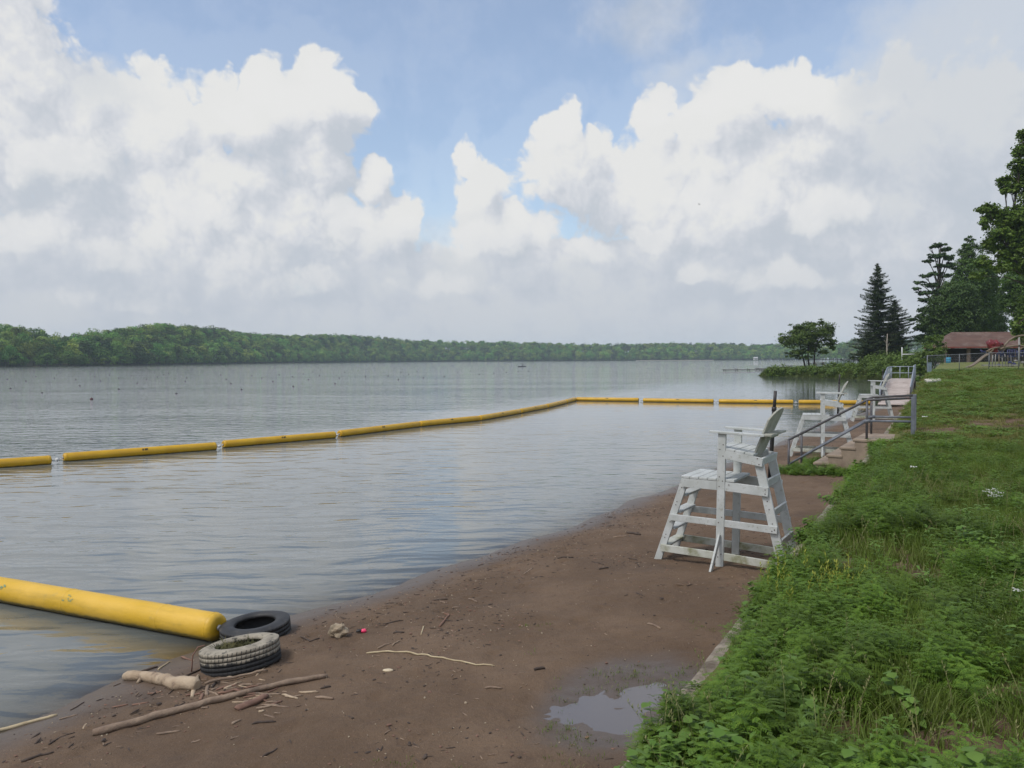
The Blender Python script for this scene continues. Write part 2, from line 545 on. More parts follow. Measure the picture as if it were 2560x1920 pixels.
# ================================================================ ground
def beach_mat():
    m, q, b, out = new_mat('beach sand')
    co = q.node('ShaderNodeTexCoord').outputs['Object']
    at = q.node('ShaderNodeAttribute', attribute_name='inland').outputs['Fac']
    n1 = q.noise(co, .9, 6, .6); n2 = q.noise(co, 6, 6, .65); n3 = q.noise(co, 90, 3, .7)
    col = q.mix(q.ss(n1.outputs[0], .35, .7), (.112, .071, .042), (.162, .107, .067))
    col = q.mix(q.math('MULTIPLY', q.ss(n2.outputs[0], .5, .75), .55), col, (.092, .058, .038))
    col = q.mix(q.ss(n3.outputs[0], .60, .78), col, (.36, .25, .18))
    col = q.mix(q.ss(n3.outputs[0], .42, .28), col, (.10, .06, .042))
    # damp, darker mud patches
    n4 = q.noise(co, .55, 5, .6)
    mud = q.ss(n4.outputs[0], .55, .70)
    col = q.mix(q.math('MULTIPLY', mud, .55), col, (.066, .047, .036))
    # wet band along the water
    wob = q.math('MULTIPLY', q.math('SUBTRACT', q.noise(co, 1.6, 4).outputs[0], .5), .5)
    w = q.ss(q.math('ADD', at, wob), .15, .95, 1.0, 0.0)
    col = q.mix(q.math('MULTIPLY', w, .75), col, (.088, .070, .058))
    q.link(col, b.inputs['Base Color'])
    q.link(q.math('MULTIPLY_ADD', w, -.50, .93), b.inputs['Roughness'])
    b.inputs['Specular IOR Level'].default_value = .4
    bp = q.node('ShaderNodeBump'); bp.inputs['Distance'].default_value = .018
    h = q.math('ADD', q.math('MULTIPLY', n3.outputs[0], .35), q.math('MULTIPLY', q.noise(co, 22, 6, .65).outputs[0], 1.0))
    q.link(h, bp.inputs['Height'])
    q.link(q.math('MULTIPLY_ADD', w, -.75, 1.0), bp.inputs['Strength'])
    q.link(bp.outputs[0], b.inputs['Normal'])
    return m

def grid(name, ts, ss, fz, mats, pos):
    V = np.zeros((len(ts), len(ss), 3))
    for i, t in enumerate(ts):
        for j, s in enumerate(ss):
            x, y = pos(s, t)
            V[i, j] = (x, y, fz(x, y, s, t))
    n = len(ss); I = np.arange(len(ts) * n).reshape(len(ts), n)
    Q = np.stack([I[:-1, :-1], I[1:, :-1], I[1:, 1:], I[:-1, 1:]], -1).reshape(-1, 4)
    return fast_mesh(name, V.reshape(-1, 3), quads=Q, mats=mats, smooth=True), V

def steps(*segs):
    out = []
    for a, b, d in segs:
        out += list(np.arange(a, b, d))
    return out + [segs[-1][1]]

BEACH = beach_mat()
ts = steps((-8, -3, .25), (-3, 8.5, .045), (8.5, 16, .09), (16, 32, .25), (32, 66, .8))
us = steps((-14, -1.2, 1.6), (-1.2, -.2, .1), (-.2, 5.4, .045), (5.4, 6.2, .2))     # distance inland from the water's edge
beach, V = grid('beach', ts, us, lambda x, y, s, t: z_beach(x, y), BEACH,
                lambda u, t: xy(max(sw(t) - u, -.6 if u < 6 else -1.2), t))
B = V.reshape(-1, 3).copy()
rf = random.Random(17)
for path in range(9):
    tt = rf.uniform(-2.5, 12); s0 = rf.uniform(.6, 4.2); ang = rf.choice((0, PI)) + rf.uniform(-.5, .5)
    for k in range(14):
        x, y = xy(s0, tt)
        tt += .62 * math.cos(ang); s0 += .62 * math.sin(ang); ang += rf.uniform(-.2, .2)
        if not (.25 < s0 < sw(tt) - .35) or y > 20: continue
        hd = math.atan2(W.y, W.x) - ang + rf.uniform(-.2, .2); sd_ = .10 * (1 if k % 2 else -1)
        fx, fy = x - math.sin(hd) * sd_, y + math.cos(hd) * sd_
        dx, dy = B[:, 0] - fx, B[:, 1] - fy
        a, b = dx * math.cos(hd) + dy * math.sin(hd), -dx * math.sin(hd) + dy * math.cos(hd)
        r = np.sqrt((a / .14) ** 2 + (b / .058) ** 2)
        B[:, 2] += -.020 * np.exp(-r ** 4 * .8) + .008 * np.exp(-((r - 1.35) / .3) ** 2)
beach.data.vertices.foreach_set('co', B.astype(np.float32).ravel()); beach.data.update()
pa_, pb_ = (B[:, 0] - PUD.x) * N.x + (B[:, 1] - PUD.y) * N.y, (B[:, 0] - PUD.x) * W.x + (B[:, 1] - PUD.y) * W.y
vattr(beach, 'inland', np.minimum(np.tile(np.array(us), len(ts)), np.maximum(.12, (np.hypot(pa_ / .70, pb_ / 1.12) - .55) * 1.7)))
tag(beach, kind='structure')

# lawn
def bare(x, y):
    """0..1: worn earth on the lawn"""
    v = 0
    for (bx, by, rx, ry, an) in BARE:
        dx, dy = x - bx, y - by
        a = dx * math.cos(an) + dy * math.sin(an); c = -dx * math.sin(an) + dy * math.cos(an)
        r = math.hypot(a / rx, c / ry) + .45 * nz(x * 1.7, y * 1.7, 12)
        v = max(v, min(1, max(0, (1.15 - r) / .45)))
    return v
BARE = []
for (px0, py0, px1, py1, wd_) in ((2282, 1084, 2420, 1074, 1.3), (2420, 1074, 2600, 1052, 1.7), (2600, 1050, 2900, 1020, 1.7)):
    a, b = on_lawn(px0, py0), on_lawn(px1, py1)
    BARE.append(((a.x + b.x) / 2, (a.y + b.y) / 2, (b - a).length * .62, wd_, math.atan2(b.y - a.y, b.x - a.x)))
for (px, py, rx, ry) in ((2165, 1405, .75, 1.0), (2385, 1840, .75, .32), (2120, 1830, .45, .2), (2480, 1740, .4, .25)):
    a = on_lawn(px, py); BARE.append((a.x, a.y, rx, ry, .2))

def lawn_mat():
    m, q, b, out = new_mat('lawn soil and turf')
    co = q.node('ShaderNodeTexCoord').outputs['Object']
    bare_a = q.node('ShaderNodeAttribute', attribute_name='bare').outputs['Fac']
    n1 = q.noise(co, .5, 6, .6); n2 = q.noise(co, 5, 6, .7)
    g = q.mix(q.ss(n1.outputs[0], .35, .68), (.135, .155, .038), (.195, .200, .066))
    g = q.mix(q.math('MULTIPLY', q.ss(n2.outputs[0], .45, .7), .6), g, (.085, .115, .028))
    d = q.mix(q.ss(q.noise(co, 3, 6).outputs[0], .4, .65), (.115, .070, .045), (.185, .125, .085))
    col = q.mix(bare_a, g, d)
    q.link(col, b.inputs['Base Color']); b.inputs['Roughness'].default_value = .95; b.inputs['Specular IOR Level'].default_value = .2
    bp = q.node('ShaderNodeBump'); bp.inputs['Distance'].default_value = .05
    q.link(q.noise(co, 14, 6, .7).outputs[0], bp.inputs['Height']); q.link(bp.outputs[0], b.inputs['Normal'])
    return m
LAWN = lawn_mat()
ts = steps((-14, 20, .2), (20, 66, .7), (66, 240, 6))
ds = steps((0, 5, .16), (5, 20, .8), (20, 160, 8))
def lawn_pos(d, t):
    return xy(-d, t)
def lawn_z(x, y, s, t):
    z = z_lawn(x, y)
    return z
lawn, V = grid('lawn', ts, ds, lawn_z, LAWN, lawn_pos)
vattr(lawn, 'bare', [bare(p[0], p[1]) if 8 > st(p[0], p[1])[1] > -3 or 27 > p[1] > 13 else 0 for p in V.reshape(-1, 3)])
tag(lawn, kind='structure')

# ================================================================ water
def water_mat(name, base, dist, clear=True, big=True):
    m, q, b, out = new_mat(name)
    geo = q.node('ShaderNodeNewGeometry').outputs['Position']
    b.inputs['Base Color'].default_value = (*base, 1); b.inputs['Roughness'].default_value = .02
    b.inputs['IOR'].default_value = 1.42
    if big:
        sx = q.node('ShaderNodeSeparateXYZ'); q.link(geo, sx.inputs[0])
        far = q.ss(sx.outputs[1], 10, 75)
        left = q.ss(q.math('SUBTRACT', q.math('MULTIPLY', sx.outputs[1], .42), sx.outputs[0]), 18, 26)   # open lake beyond the floats
        gust = q.ss(q.noise(q.mapping(geo, (.02, .05, 1)), 1.0, 4).outputs[0], .38, .62)
        warp = q.noise(geo, .35, 3)
        gw = q.vmath('ADD', geo, q.vmath('MULTIPLY', q.vmath('SUBTRACT', warp.outputs['Color'], (.5, .5, .5)), (1.1, .9, 0)))
        v1 = q.mapping(gw, (.55, 1.75, 1), (0, 0, rad(-12)))
        v2 = q.mapping(gw, (2.0, 6.5, 1), (0, 0, rad(-6)))
        v3 = q.mapping(gw, (5.0, 14, 1), (0, 0, rad(9)))
        h = q.math('ADD', q.math('MULTIPLY', q.noise(v1, 1, 2, .5).outputs[0], 1.0), q.math('MULTIPLY', q.noise(v2, 1, 3, .5).outputs[0], q.math('MULTIPLY_ADD', gust, .20, .08)))
        h = q.math('ADD', h, q.math('MULTIPLY', q.noise(v3, 1, 2, .5).outputs[0], q.math('MULTIPLY_ADD', gust, .06, .02)))
        h = q.math('ADD', h, q.math('MULTIPLY', q.math('MULTIPLY', q.noise(geo, 1.7, 3, .55).outputs[0], left), .9))
        k = q.math('ADD', q.math('MULTIPLY_ADD', q.ss(sx.outputs[1], 11, 40), -.72, .92), q.math('MULTIPLY', left, q.math('MULTIPLY_ADD', gust, .9, .5)))
        h = q.math('MULTIPLY', h, k)
        bp = q.node('ShaderNodeBump'); bp.inputs['Distance'].default_value = dist
        q.link(h, bp.inputs['Height']); q.link(bp.outputs[0], b.inputs['Normal'])
    if clear:
        # thin water at the edge lets the sand show through
        at = q.node('ShaderNodeAttribute', attribute_name='clear').outputs['Fac']
        d0 = q.node('ShaderNodeBsdfTransparent'); d0.inputs[0].default_value = (.80, .78, .66, 1)
        g0 = q.node('ShaderNodeBsdfGlossy'); g0.inputs['Roughness'].default_value = .02
        fr = q.node('ShaderNodeFresnel'); fr.inputs[0].default_value = 1.42
        if big:
            q.link(bp.outputs[0], g0.inputs['Normal']); q.link(bp.outputs[0], fr.inputs['Normal'])
        thin = q.node('ShaderNodeMixShader'); q.link(fr.outputs[0], thin.inputs[0]); q.link(d0.outputs[0], thin.inputs[1]); q.link(g0.outputs[0], thin.inputs[2])
        mx = q.node('ShaderNodeMixShader'); q.link(at, mx.inputs[0]); q.link(b.outputs[0], mx.inputs[1]); q.link(thin.outputs[0], mx.inputs[2])
        q.link(mx.outputs[0], out.inputs[0])
    return m
WATER = water_mat('lake water', (.135, .150, .148), .060)
ts = steps((-60, -8, 6), (-8, 40, .4), (40, 72, 4))
us = steps((-45, -10, 5), (-10, -2, .5), (-2, .6, .1))
wv, V = grid('water', ts, us, lambda x, y, s, t: 0.0, WATER, lambda u, t: xy(sw(t) - u, t))
vattr(wv, 'clear', np.tile(np.exp(np.minimum(np.array(us), 0) / .55) * .9, len(ts)))
# the rest of the lake joins that strip without overlapping it
me = wv.data
bmw = bmesh.new(); bmw.from_mesh(me)
lay = bmw.verts.layers.float['clear']
def wvv(x, y):
    return bmw.verts.new((x, y, 0))
nU = len(us)
far0 = wvv(-6000, -900); far1 = wvv(-6000, 9000); far2 = wvv(6000, 9000); far3 = wvv(1500, 500)
bmw.verts.ensure_lookup_table()
ring = [bmw.verts[i * nU] for i in range(len(ts))]
endrow = [bmw.verts[(len(ts) - 1) * nU + j] for j in range(nU)]
bmw.faces.new([far0] + ring + endrow[1:] + [far3, far2, far1])
bmw.faces.ensure_lookup_table()
big = bmw.faces[-1]
bmesh.ops.triangulate(bmw, faces=[big])
bmw.normal_update()
for f in bmw.faces:
    if f.normal.z < 0: f.normal_flip()
bmw.to_mesh(me); bmw.free()
tag(wv, kind='structure')

# puddle
mb = MB()
pts = []
for k in range(48):
    a = 2 * PI * k / 48
    pts.append((PUD.x + math.cos(a) * 1.2, PUD.y + math.sin(a) * 1.5, 0))
zp = min(z_beach(PUD.x + dx, PUD.y + dy) for dx in (-.3, -.1, 0, .1, .3) for dy in (-.3, 0, .3)) + .022
mb.add([(p[0], p[1], zp) for p in pts], [tuple(range(48))])
PUDM = water_mat('puddle water', (.15, .135, .13), .0, clear=False, big=False)
PUDM.node_tree.nodes['Principled BSDF'].inputs['Roughness'].default_value = .06
tag(mb.build('puddle', PUDM), kind='structure')

# ================================================================ lifeguard chairs
WHITE = surf('weathered white paint', (.52, .54, .53), (.43, .45, .43), 5, .65, .002, 60, (1, 1, 1), dirt=(.24, .235, .18), dscale=26, dlo=.56, dhi=.76)
WHITE_GREEN = surf('white paint with algae', (.52, .53, .48), (.43, .44, .37), 4, .7, .0015, 60, dirt=(.20, .20, .10), dscale=5, dlo=.42, dhi=.70)
BACKW = surf('bare grey back boards', (.43, .43, .375), (.34, .34, .29), 5, .75, .002, 50, dirt=(.22, .22, .16), dscale=6, dlo=.45, dhi=.75)  # greyer and duller tone than the white of the other chair boards
NAIL = surf('rusty nail', (.07, .05, .04), rough=.8)
BLACKP = surf('black metal post', (.025, .022, .022), (.04, .035, .035), 8, .5)

def nails(mb, pts, ax, r=.008):
    """small nail heads: pts on a face whose outward normal is ax"""
    ax = Vector(ax).normalized(); a = ax.orthogonal().normalized(); b = ax.cross(a)
    for p in pts:
        p = Vector(p) + ax * .0025
        vs = [p + (a * math.cos(k * PI / 3) + b * math.sin(k * PI / 3)) * r for k in range(6)]
        mb.add(vs, [tuple(range(6))], 1)

def make_chair(label):
    t = thing('lifeguard_chair', label, 'lifeguard chair', group='white lifeguard chairs along the beach')
    hw = .31                                   # half width to the middle of the legs
    MM = [WHITE, NAIL]; MG = [WHITE_GREEN, NAIL]
    for sy in (1, -1):
        y = hw * sy
        # ladder stringer, front post, rear leg
        m = MB(); m.beam((.83, y, -.06), (.463, y, 1.075), .092, .038)
        nails(m, [(.8 - .333 * k, y + .019 * sy, .04 + 1.04 * k) for k in (.07, .22, .26, .42, .46, .64, .68, .86, .95)], (0, sy, 0))
        m.build('ladder_rail', MM, t, .004)
        m = MB(); m.beam((0, y + .039 * sy, -.06), (0, y + .039 * sy, 1.655), .098, .04)
        nails(m, [(dx, y + .059 * sy, z) for z, dx in ((.12, .02), (.16, -.02), (.55, .02), (.62, -.02), (1.0, .02), (1.07, -.02), (1.12, .02), (1.38, -.02), (1.46, .02), (1.52, -.02))], (0, sy, 0))
        m.build('front_post', MM, t, .004)
        m = MB(); m.beam((-.79, y, -.06), (-.435, y, 1.36), .108, .038)
        nails(m, [(-.775 + .35 * k, y + .019 * sy, 1.4 * k) for k in (.1, .13, .4, .43, .55, .62, .69, .74, .92)], (0, sy, 0))
        m.build('rear_leg', MM, t, .004)
        # side rails at three heights; they lap the outside of the legs
        yo = y + .0395 * sy
        m = MB()
        m.beam((.50, yo - .001 * sy, 1.005), (.051, yo - .001 * sy, 1.005), .11, .036); m.beam((-.051, yo, 1.005), (-.575, yo, .985), .112, .036)
        nails(m, [(-.54, yo + .018 * sy, .96), (-.54, yo + .018 * sy, 1.01), (-.10, yo + .018 * sy, 1.03)], (0, sy, 0))
        m.build('footrest_rail', MM, t, .004)
        m = MB(); m.beam((.655, yo - .001 * sy, .545), (.051, yo - .001 * sy, .545), .082, .036); m.beam((-.051, yo, .545), (-.69, yo, .535), .085, .036)
        nails(m, [(-.66, yo + .018 * sy, .54), (-.63, yo + .018 * sy, .52)], (0, sy, 0))
        m.build('middle_rail', MM, t, .004)
        m = MB(); m.beam((.77, yo - .001 * sy, .135), (.051, yo - .001 * sy, .13), .09, .036); m.beam((-.051, yo, .13), (-.83, yo, .105), .092, .036)
        nails(m, [(-.80, yo + .018 * sy, .10)], (0, sy, 0))
        m.build('bottom_rail', MG, t, .004)
        m = MB(); m.beam((.0, yo, 1.405), (-.50, yo, 1.335), .105, .036)
        nails(m, [(-.44, yo + .018 * sy, 1.38), (-.46, yo + .018 * sy, 1.31)], (0, sy, 0))
        m.build('seat_rail', MM, t, .004)
        # arm with a rounded front
        ya = y + .03 * sy
        m = MB(); vs = []
        prof = [(.155, -.03), (.17, 0), (.155, .035), (.10, .062), (-.2, .062), (-.52, .05), (-.52, -.055), (-.2, -.062), (.10, -.062)]
        for dz in (1.66, 1.687):
            vs += [(px, ya + py, dz - .018 * (0.17 - px)) for px, py in prof]
        n = len(prof)
        m.add(vs, [tuple(reversed(range(n))), tuple(range(n, 2 * n))] + [(k, (k + 1) % n, n + (k + 1) % n, n + k) for k in range(n)])
        m.build('armrest', WHITE, t, .004)
        m = MB(); m.beam((.0, y + .062 * sy, .40), (.03, y + .33 * sy, -.05), .075, .026, (1, 0, 0))
        m.build('brace_foot', WHITE, t, .004)
    # treads between the ladder rails
    for k in range(4):
        z = .17 + k * .222; x = .80 - .333 * z / 1.06 - .0
        m = MB(); m.box((x - .01, 0, z), (.125, 2 * hw - .04, .028), Matrix.Rotation(-.06, 3, 'Y'))
        m.build('step', WHITE_GREEN if k == 0 else WHITE, t, .004)
    for z in (.37, .73, 1.08):
        x = -.79 + .355 * (z + .06) / 1.42
        m = MB(); m.beam((x - .035, -hw + .02, z), (x - .035, hw - .02, z), .11, .026, (1, 0, .25))
        m.build('rear_step', WHITE, t, .004)
    for z, x, w in ((.13, .735, .085), (.545, .12, .07)):
        pass
    m = MB()
    for k in range(6):
        m.box((.455 - k * .113, 0, 1.079 + .0008 * (k % 2)), (.106, 2 * hw + .115, .030))
    m.build('footrest', WHITE, t, .004)
    m = MB()
    for k in range(4):
        m.box((.012 - k * .116, 0, 1.474 - .016 * k), (.109, 2 * hw + (.03 if k == 0 else .10), .026), Matrix.Rotation(-.13, 3, 'Y'))
    m.build('seat', WHITE, t, .004)
    m = MB(); m.beam((-.487, -hw - .05, 1.345), (-.487, hw + .05, 1.345), .095, .03, (1, 0, .2))
    m.build('rear_rail', [WHITE, NAIL], t, .004)
    # fan back of five boards with a rounded top
    m = MB()
    lean = Matrix.Rotation(rad(-23), 3, 'Y'); o = Vector((-.395, 0, 1.435))
    H, hwid = .60, .29
    def top(yy):
        return H - .26 * (1 - math.sqrt(max(0, 1 - (yy / (hwid + .02)) ** 2)))
    edges = [-.29, -.174, -.058, .058, .174, .29]
    for k in range(5):
        y0, y1 = edges[k] + .003, edges[k + 1] - .003
        prof = [(y0 * .82, -.05), (y1 * .82, -.05)] + [(y1 + (y0 - y1) * q / 5, top(y1 + (y0 - y1) * q / 5)) for q in range(6)]
        n = len(prof); vs = []
        for dx in (-.011, .011):
            vs += [o + lean @ Vector((dx - .10 * (yy / .27) ** 2 * -.25, yy, zz)) for yy, zz in prof]
        m.add(vs, [tuple(range(n)), tuple(reversed(range(n, 2 * n)))] + [(q, (q + 1) % n, n + (q + 1) % n, n + q) for q in range(n)])
    m.build('backrest', BACKW, t, .003)
    m = MB(); m.box((-.553, 0, 1.668), (.105, 2 * hw + .14, .026))
    m.beam((-.515, -.30, 1.632), (-.515, .30, 1.632), .05, .024, (1, 0, 0))
    m.build('back_support', BACKW, t, .004)
    # post for a sunshade, strapped behind the far side of the back
    m = MB(); m.tube([(-.40, -.425, 1.02), (-.435, -.43, 1.96)], .026, 10); m.tube([(-.434, -.43, 1.93), (-.445, -.432, 2.17)], .021, 10)
    m.tube([(-.433, -.43, 1.91), (-.435, -.43, 1.965)], .031, 10)
    m.build('shade_post', BLACKP, t)
    return t

def chair_pose(px, py, rz, tilt=0.0, z=None):
    """foot of the near front post at this pixel"""
    p = on_beach(px, py) if z is None else at_z(px, py, z)
    M = Matrix.Rotation(rz, 3, 'Z')
    off = M @ Vector((0, .349, 0))
    loc = p - off; loc.z = p.z
    return loc, (0, tilt, rz)

face_water = math.atan2(N.y, N.x)
chair0 = make_chair('nearest and largest white wooden lifeguard chair, grass growing against its rear leg')
loc, rot = chair_pose(1799, 1416, face_water - .05, -.018)
chair0.location = loc; chair0.rotation_euler = rot
loc, rot = chair_pose(2057, 1138, face_water + .16, 0)
dup(chair0, loc, 0, 'white wooden lifeguard chair seen through the sloping stair handrail', rot=rot)
loc, rot = chair_pose(2184.5, 1051, face_water + .20, 0)
dup(chair0, loc, 0, 'smallest white wooden lifeguard chair, in front of the boardwalk ramp', rot=rot)

# ================================================================ yellow float line
YEL = surf('yellow plastic float', (.62, .36, .010), (.54, .30, .008), 2.5, .42, .0015, 30, dirt=(.42, .29, .05), dscale=3.5, dlo=.60, dhi=.85)
YELN = surf('sun-bleached yellow plastic float', (.64, .385, .02), (.70, .43, .05), 1.2, .5, .012, 5, dirt=(.42, .30, .08), dscale=5, dlo=.58, dhi=.80)
def stain(mt):
    q = NT(mt.node_tree); b = mt.node_tree.nodes['Principled BSDF']
    src = b.inputs['Base Color'].links[0].from_socket
    co = q.node('ShaderNodeTexCoord').outputs['Object']; sx = q.node('ShaderNodeSeparateXYZ'); q.link(co, sx.inputs[0])
    h = q.math('ADD', sx.outputs[2], q.math('MULTIPLY', q.math('SUBTRACT', q.noise(co, 9, 5, .6).outputs[0], .5), .07))
    c1 = q.mix(q.ss(h, -.095, -.055, .85, 0.0), src, (.10, .085, .03))
    st2 = q.noise(q.mapping(co, (1.2, 9, 9)), 1.0, 5, .6)
    c2 = q.mix(q.ss(st2.outputs[0], .46, .70, 0.0, .45), c1, (.40, .26, .03))
    q.link(c2, b.inputs['Base Color'])
stain(YEL); stain(YELN)
MARK = surf('black print', (.02, .02, .02), rough=.6)
GMARK = surf('faded green print', (.16, .25, .14), (.30, .33, .12), 30, .6)
STEEL = surf('galvanised link', (.42, .43, .44), (.3, .3, .3), 20, .45, metallic=.6)
LINEN = surf('white cord', (.6, .6, .58), rough=.8)

def make_float(L, r=.138, near=False):
    t = thing('swim_float', 'x', 'float', group='yellow floats round the swimming area')
    n = 36 if near else 20
    b = MB()
    prof = [(0, -L / 2 + .015), (.05, -L / 2 + .012), (.09, -L / 2 + .0), (r * .9, -L / 2 + .015), (r, -L / 2 + .055)]
    k = 24 if near else 8
    body = []
    for q in range(1, k):
        x = -L / 2 + .055 + (L - .11) * q / k
        body.append((r * (1 + (.012 * nz(x * 1.9, 5, 2) if near else 0)), x))
    prof = prof + body + [(rr, -x) for rr, x in reversed(prof)]
    b.lathe(prof, n, 'X')
    b.build('float_body', YELN if near else YEL, t)
    for x in ([-1.45, .0, 1.45] if near else [-L * .33, L * .33]) + [-L / 2 + .075, L / 2 - .075]:
        sm = MB(); sm.lathe([(r + .0005, x - .012), (r + .004, x - .006), (r + .004, x + .006), (r + .0005, x + .012)], n, 'X')
        sm.build('seam', YELN if near else YEL, t)
    # lettering too small to read: a few dark strokes near the middle of the tube
    mk = MB()
    rr = r + .004
    def patch(x0, x1, a0, a1):
        vs = []
        for x in (x0, x1):
            for a in (a0, (a0 + a1) / 2, a1):
                vs.append((x, rr * math.cos(a), rr * math.sin(a)))
        mk.add(vs, [(0, 1, 4, 3), (1, 2, 5, 4)])
    for sgn in (-1, 1):
        base = PI / 2 + sgn * PI / 3.2
        if near:
            for X0 in (-.12, 1.02):
                for q in range(7):
                    x = X0 + random.uniform(-.07, .07); a = base + random.uniform(-.25, .25)
                    patch(x, x + random.uniform(.012, .035), a, a + random.uniform(.06, .2))
        else:
            for X0, a_ in ((-.07, 0), (.0, .03), (.045, -.05)):
                patch(X0 - .012, X0 + .03, base - .22 + a_, base + .16 + a_)
                patch(X0, X0 + .05, base - .3, base - .22)
    mk.build('lettering', GMARK if near else MARK, t)
    for sgn in (-1, 1):
        c = MB(); c.tube([(sgn * (L / 2 - .02), 0, .0), (sgn * (L / 2 + .10), 0, -.03)], .012, 6)
        c.lathe([(.03, sgn * (L / 2 + .001)), (.03, sgn * (L / 2 + .02)), (.0, sgn * (L / 2 + .02))], 10, 'X')
        c.build('end_link', STEEL, t)
    return t

FZ = .105
def put_float(a, b, label, near=False):
    """a, b: pixels of the middle of the two ends"""
    A, B = at_z(*a, FZ), at_z(*b, FZ)
    f = make_float((B - A).length, near=near)
    f.location = (A + B) / 2; f.location.z = FZ
    f.rotation_euler = (0, 0, math.atan2(B.y - A.y, B.x - A.x))
    f['label'] = label
    return A, B
# nearest float: its shore end is at the tyres
E = at_z(547, 1569, FZ + .03); E2 = at_z(-40, 1466, FZ + .03)
d = (E2 - E).normalized()
f = make_float(4.4, near=True, r=.142)
f.location = E + d * 2.2; f.location.z = FZ + .03
f.rotation_euler = (0, 0, math.atan2(d.y, d.x))
f['label'] = 'big yellow float close by, its rounded end touching the tyres on shore'
ends = []
FL = [((-190, 1173), (128, 1150.5), 'yellow float cut by the picture edge, leftmost of the outer row'),
      ((158, 1144.5), (540, 1116), 'first whole yellow float of the outer row, counted from the left'),
      ((557.5, 1111.5), (837, 1087.5), 'second whole yellow float of the row, right of the wide gap'),
      ((848, 1085), (1046, 1061), 'third whole yellow float of the outer row counted from the left'),
      ((1049, 1060.4), (1196, 1046.4), 'fourth whole yellow float of the outer row, a white cord hanging at its left end'),
      ((1199, 1045.8), (1299, 1028.6), 'fifth whole yellow float in the row, where the row starts to bend'),
      ((1301, 1028), (1365, 1016), 'short-looking yellow float, second before the corner of the row'),
      ((1367, 1015.5), (1413, 1004.5), 'foreshortened yellow float just before the corner of the row'),
      ((1414.5, 1004), (1437, 998.2), 'tiny-looking yellow float forming the corner of the row'),
      ((1441, 998), (1597, 999.6), 'yellow float running level right of the corner'),
      ((1608, 1000.6), (1784, 1003), 'middle yellow float of the level far row'),
      ((1797, 1003.2), (1983, 1005), 'yellow float of the far row behind the top of the nearest chair'),
      ((1996.5, 1005.2), (2182, 1006.5), 'yellow float of the far row behind the second lifeguard chair')]
for a, b, l in FL:
    ends.append(put_float(a, b, l))
# cords joining neighbouring floats
for k in range(len(ends) - 1):
    A, B = ends[k][1], ends[k + 1][0]
    if (B - A).length < .16: continue
    m = MB(); mid = (A + B) / 2; mid.z = FZ - .05
    A2, B2 = A.copy(), B.copy(); A2.z = B2.z = FZ - .02
    m.tube([A2, (A2 + mid) / 2, mid, (B2 + mid) / 2, B2], .012, 6)
    m.blob((mid.x, mid.y, FZ - .02), .06, 1, .3, 2, k)
    tag(m.build('link_cord', LINEN), 'white cord with a knot bridging the gap between two yellow floats', 'cord', 'cords between the yellow floats')

# ================================================================ tyres
RUB = surf('black rubber', (.018, .018, .019), (.035, .035, .036), 5, .62, .002, 30, dirt=(.12, .105, .085), dscale=4, dlo=.55, dhi=.75)
MUD = surf('rubber caked in dry mud', (.33, .30, .25), (.24, .215, .175), 5, .9, .003, 30, dirt=(.10, .09, .08), dscale=7, dlo=.55, dhi=.72)
MUDR = surf('rubber half caked in dry mud', (.36, .32, .25), (.26, .23, .18), 9, .9, .003, 40)
def mud_edge(mt):
    q = NT(mt.node_tree); b = mt.node_tree.nodes['Principled BSDF']
    src = b.inputs['Base Color'].links[0].from_socket
    co = q.node('ShaderNodeTexCoord').outputs['Object']; sx = q.node('ShaderNodeSeparateXYZ'); q.link(co, sx.inputs[0])
    hh = q.math('ADD', sx.outputs[2], q.math('MULTIPLY', q.math('SUBTRACT', q.noise(co, 8, 6, .65).outputs[0], .5), .16))
    f = q.math('MULTIPLY', q.ss(hh, -.012, .022), q.ss(q.noise(co, 17, 6, .65).outputs[0], .30, .48))
    q.link(q.mix(f, (.026, .026, .027), src), b.inputs['Base Color'])
mud_edge(MUDR)
RIB = surf('tyre groove', (.012, .012, .012), rough=.8)

def tyre(name, label, loc, rot, muddy):
    t = thing(name, label, 'tyre', loc, 0, 'old tyres anchoring the float')
    t.rotation_euler = rot
    Rr, Wd = .345, .225
    h = Wd / 2
    prof = [(.195, -h * .72), (.215, -h * .95), (.26, -h * 1.0), (.30, -h * .98), (.332, -h * .84)]
    tread = []
    for z0 in (-.7, -.36, 0, .36, .7):
        tread += [(Rr, h * (z0 - .135)), (Rr, h * (z0 + .135)), (Rr - .012, h * (z0 + .15)), (Rr - .012, h * (z0 + .21))]
    prof += tread[:-2] + [(.332, h * .84), (.30, h * .98), (.26, h * 1.0), (.215, h * .95), (.195, h * .72), (.20, h * .7),
                          (.212, h * .6), (.30, h * .70), (.325, h * .4), (.325, -h * .4), (.30, -h * .7), (.212, -h * .6)]
    mis = []
    for k in range(len(prof)):
        r_, z_ = prof[k]
        z2 = prof[(k + 1) % len(prof)][1]
        groove = 1 if (r_ == Rr - .012 and prof[(k + 1) % len(prof)][0] == Rr - .012) else 0
        zz = (z_ + z2) / 2
        outer = 5 <= k <= 27
        mis.append(2 if groove else (1 if muddy else 0))
    m = MB(); m.lathe(prof, 64, 'Z', closed=True, mis=mis)
    # slanted sipes on the shoulder blocks
    for zc in (.36, .70, 0, -.36, -.7):
        for k in range(56):
            a = 2 * PI * (k + .4 * zc) / 56
            vs = []
            for da, dz in ((-.010, -.13), (.006, -.13), (.030, .13), (.014, .13)):
                rr = Rr + .0012
                vs.append((rr * math.cos(a + da), rr * math.sin(a + da), h * (zc + dz)))
            m.add(vs, [(0, 1, 2, 3)], 2)
    m.build('tyre_carcass', [RUB, MUDR, RIB], t)
    return t
p = on_beach(602, 1657)
tz = p.z
